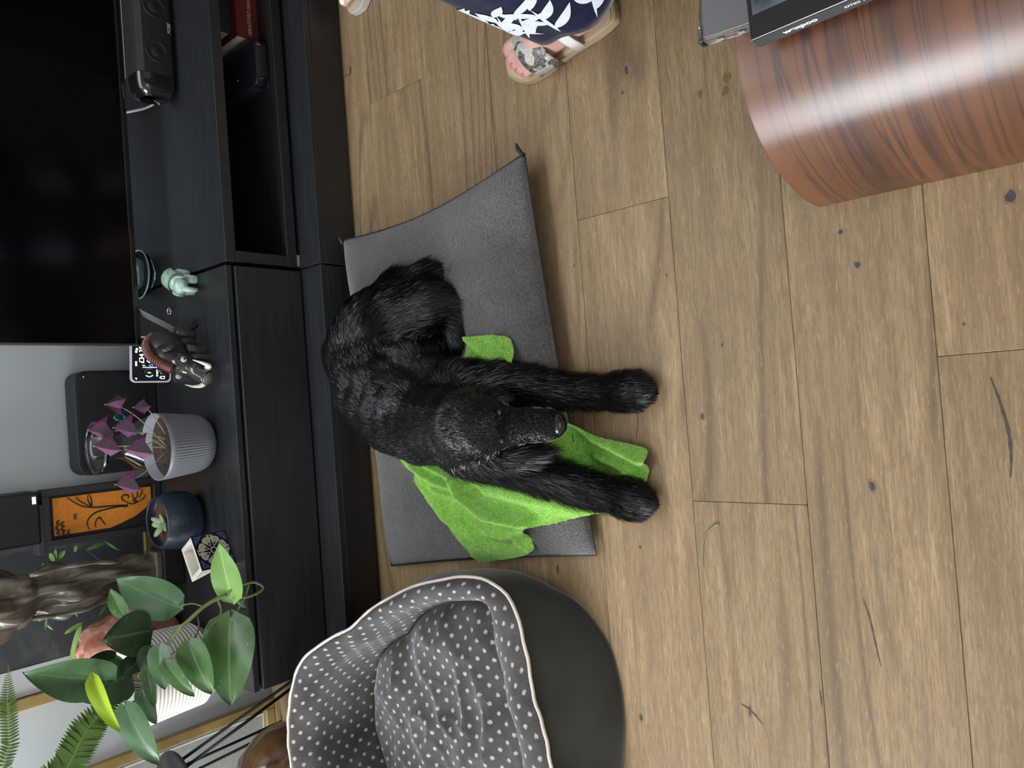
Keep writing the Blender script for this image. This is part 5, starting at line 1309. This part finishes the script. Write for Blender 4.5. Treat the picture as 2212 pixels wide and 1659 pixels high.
        MB().prism([(p.x+(heel.x+d.x*.14-p.x)*.06, p.y+(heel.y+d.y*.14-p.y)*.06) for p in pl], .0222, .0245).obj('insole', INS, sl)
        def arch(t0, t1, hgt, wi, wo, nm, mt):
            def fn(u, v):
                a = math.pi*u; tt = lerp(t0[0], t1[0], u)*(1-v)+lerp(t0[1], t1[1], u)*v
                x = lerp(-wo, wi, (1-math.cos(a))/2); return heel+d*tt+md*x+V((0,0,.022+hgt*math.sin(a)**.6))
            o = MB().grid(fn, 17, 5).obj(nm, mt, sl, True); s3 = o.modifiers.new('t', 'SOLIDIFY'); s3.thickness = .0025; s3.offset = 1
        arch((.128,.190), (.165,.222), .056, .049, .051, 'toe_strap', SNK if k2 == 0 else strap2)
        arch((.075,.097), (.085,.107), .083, .040, .040, 'instep_strap', WHITEPL)
        for q, (lt, ln, rr) in enumerate(((.032, .266, .0140), (.010, .262, .0105), (-.008, .253, .0100), (-.024, .242, .0096), (-.039, .227, .0092))):
            c_ = heel+md*lt+d*(ln-rr*1.0)+V((0,0,.011+.026+rr*.72)); R_ = d.to_track_quat('X', 'Z').to_matrix()
            MB().ell(c_, (rr*.85, rr*.72, rr*.36), 10, R_ @ Matrix.Rotation(.3, 3, 'Y')).obj('toenail', nailmat, pb, True)
    # trousers
    tr = None
    fns = []
    for k2, an in enumerate(ank):
        side = -1 if k2 == 0 else 1; hj = hc+rt*side*.085; a0 = V((an.x, an.y, .118))-fd*.018+rt*.006
        def fn(u, v, an=an, hj=hj, a0=a0, k2=k2):
            a = 2*math.pi*u; c_ = a0.lerp(hj, v); rx = lerp(.078, .105, min(1, v*1.5)); ry = lerp(.102, .118, min(1, v*1.5))
            wv = 1+.05*math.sin(3*a+k2)*(1-v)+.03*math.sin(7*a+1.2+4*v)*(1-v)
            hem = (.012*math.cos(a)+.006*math.sin(5*a))*max(0, 1-v*6)
            return c_+fd*math.cos(a)*ry*wv-rt*math.sin(a)*rx*wv+V((0,0,hem))
        fns.append(fn)
        o = MB().grid(fn, 48, 40, cu=True).obj('trouser_leg', trousers, pb, True); s3 = o.modifiers.new('t', 'SOLIDIFY'); s3.thickness = .0016; s3.offset = 0
        if tr is None: tr = o
    MB().grid(lambda u, v: hc+V((0,0,lerp(-.06,.17,v)))+rt*math.cos(6.2832*u)*lerp(.19,.15,v)+fd*math.sin(6.2832*u)*lerp(.14,.12,v), 40, 8, cu=True).obj('trouser_seat', trousers, pb, True)
    MB().grid(lambda u, v: hc+V((0,0,lerp(.10,.50,v)))+rt*math.cos(6.2832*u)*(lerp(.165,.205,min(1,v*1.25)) if v < .85 else lerp(.205,.075,(v-.85)/.15))+fd*math.sin(6.2832*u)*(.13 if v < .85 else lerp(.13,.07,(v-.85)/.15)), 48, 16, cu=True).obj('top', top, pb, True)
    for s_ in (-1, 1):
        sh_ = ch+rt*s_*.15; MB().tube([sh_+V((0,0,.0)), sh_+rt*s_*.03-V((0,0,.12))], [.068,.062], 16).obj('sleeve', top, pb, True)
        MB().ell(hd+fd*.070+rt*s_*.030+V((0,0,.022)), (.011,.011,.008), 10).obj('eye', M('eye_white', (.6,.6,.6), .2), pb, True)
    MB().tube([hd+fd*.078+rt*.022-V((0,0,.052)), hd+fd*.086-V((0,0,.053)), hd+fd*.078-rt*.022-V((0,0,.052))], .006, 6).obj('mouth', NAIL, pb, True)
    MB().ell(hd-fd*.018+V((0,0,.055)), (.098,.098,.095), 20).ell(hd-fd*.05-V((0,0,.06)), (.075,.06,.13), 16).obj('hair', hair, pb, True)
    return pb, fns, tr
HR = M('brown_hair', (.05, .028, .016), .5)
toe1 = pz(1096, 148, .03)
pb, fns, tr = human('person', 'person in navy trousers with white leaf print and snakeskin sandals', ((toe1.x, toe1.y), math.radians(96)), ((toe1.x+.27, toe1.y+.02), math.radians(86)), math.radians(90), .92,
      NAVY, M('white_top', (.6, .6, .58), .9), HR, NAIL, .0055, SNK, TAN)
# printed leaves follow the cloth
def printed(fn, u0, v0, ang, ln, wd, parent):
    def leafpt(s_, t_):
        wv = wd*math.sin(math.pi*min(1, max(0, s_))**.8)*(t_-.5)*2; x = ln*s_
        du = (x*math.cos(ang)-wv*math.sin(ang))/.62; dv = (x*math.sin(ang)+wv*math.cos(ang))/.80
        e = 1e-3; u, v = u0+du, max(.003, v0+dv)
        p = fn(u, v); n = (fn(u+e, v)-p).cross(fn(u, v+e)-p).normalized(); c_ = fn(u, v)-(fn(u, v)+fn(u+.5, v))/2
        if n.dot(c_) < 0: n = -n
        return p+n*.0030
    MB().grid(leafpt, 9, 4).obj('printed_leaf', PRINT, parent, True)
rg = random.Random(11)
for lg, fn in enumerate(fns):
    par = [o for o in pb.children if o.name.startswith('trouser_leg')][lg]
    for k2 in range(40):
        u0 = (k2*.381+.07) % 1; v0 = .015+(.25 if k2 < 18 else .62)*((k2*.618+.3) % 1)+(0 if k2 < 18 else .27); a = rg.uniform(.9, 2.2)
        printed(fn, u0, v0, a, .11, .0035, par)
        for j in range(5):
            f = j/5+.18; sd = 1 if j % 2 else -1
            printed(fn, u0+.11*f*math.cos(a)/.72, v0+.11*f*math.sin(a)/.80, a+sd*rg.uniform(.5, .95), rg.uniform(.046, .070), rg.uniform(.0075, .012), par)
toe2 = pz(768, 27, .01)
human('person', 'person whose sandalled toes just show beside the cabinet', ((toe2.x+.005, toe2.y-.026), math.radians(180)), ((toe2.x+.03, toe2.y-.22), math.radians(172)), math.radians(176), .92,
      M('dark_trousers', (.05, .05, .055), .9), M('grey_top', (.3, .3, .32), .9), HR, NAILW, .008, M('grey_strap', (.35, .33, .30), .5), M('grey_sole', (.42, .40, .36), .6))

# ------------------------------------------------------------------ bits on the floor
p = [pz(x, y, .002) for x, y in ((1552,1131),(1538,1140),(1524,1155),(1518,1185),(1519,1230))]
tag(MB().tube(catmull(p, 6), [.0022]*6+[.0012]*8+[.0008]*11, 6, flat=.4).obj('grass_stalk', M('dry_grass', (.20, .20, .13), .7), None, True), 'dry curved grass stalk lying on an oak plank', 'grass stalk')
p0 = pz(755, 154, .002)
t = thing('dry_leaf', p0, 'tiny dry brown leaf on the floor beside the cabinet', 'leaf')
leaf(t, p0+V((-.008,.004,0)), p0+V((.009,-.004,.001)), .011, M('dead_leaf', (.16, .11, .07), .8), nrm=(0,0,1), name='blade', nu=5, nv=7)
MB().tube([p0+V((-.008,.004,0)), p0+V((-.010,.016,0)), p0+V((-.006,.024,0))], .0009, 5).obj('stalk', M('dead_stalk', (.13, .09, .06), .8), t)

# knots, cracks and stains in the planks
KNOT = M('knot', (.055, .042, .036), .7, var=.4, vscale=300); RIM_ = M('knot_rim', (.19, .130, .080), .7, var=.3, vscale=200); STN = M('red_stain', (.165, .085, .045), .6)
for x, y, rl, rw in ((1353,152,.012,.006),(1852,572,.0065,.0055),(1884,1050,.010,.0065),(2183,425,.012,.008),(1816,501,.005,.0042),(1383,1182,.004,.003),(1385,1550,.009,.004),(1620,1535,.012,.004),(2082,700,.003,.0025),(1205,1230,.012,.003),(1440,595,.004,.0016),(1560,745,.004,.002),(1517,900,.007,.005),(1240,574,.0035,.0014),(1345,200,.004,.003)):
    c_ = pz(x, y, 0); rl *= .72; rw *= .72
    for rr, mt, z_, nm in ((1.55, RIM_, .00015, 'knot_rim'), (1., KNOT, .0003, 'knot')):
        MB().add([(c_.x+rl*rr*math.cos(a)*(1+.15*math.sin(3*a+x)), c_.y+rw*rr*math.sin(a)*(1+.18*math.sin(2*a+y)), z_) for a in np.linspace(0, 6.283, 19)[:-1]], [tuple(range(18))]).obj(nm, mt, floor)
for pts, wd in (([(2140,815),(2160,870),(2178,930),(2184,985),(2183,1032)], .0028), ([(1864,1292),(1880,1340),(1891,1390),(1903,1440)], .0018), ([(1600,1520),(1622,1535),(1648,1565)], .0022), ([(1378,885),(1377,920),(1374,950)], .0012), ([(1771,1490),(1774,1510),(1775,1525)], .0018)):
    cp = catmull([pz(x, y, .0002) for x, y in pts], 5); n_ = len(cp)
    vs_ = []
    for i, p in enumerate(cp):
        d = (cp[min(i+1, n_-1)]-cp[max(i-1, 0)]).normalized(); s_ = V((-d.y, d.x, 0)); w_ = wd*(.25+.75*math.sin(math.pi*i/(n_-1))*(.7+.3*math.sin(i*2.1)))
        vs_ += [p+s_*w_, p-s_*w_]
    MB().add(vs_, [(2*i, 2*i+1, 2*i+3, 2*i+2) for i in range(n_-1)]).obj('crack', KNOT, floor)
for x, y, r_ in ((1570,168,.0065),(1566,198,.0060),(1512,203,.0055)):
    c_ = pz(x, y, .0003)
    MB().add([(c_.x+r_*1.3*math.cos(a)*(1+.3*math.sin(3*a+x)), c_.y+r_*math.sin(a)*(1+.25*math.sin(2*a+y)), .0003) for a in np.linspace(0, 6.283, 15)[:-1]], [tuple(range(14))]).obj('stain', STN, floor)
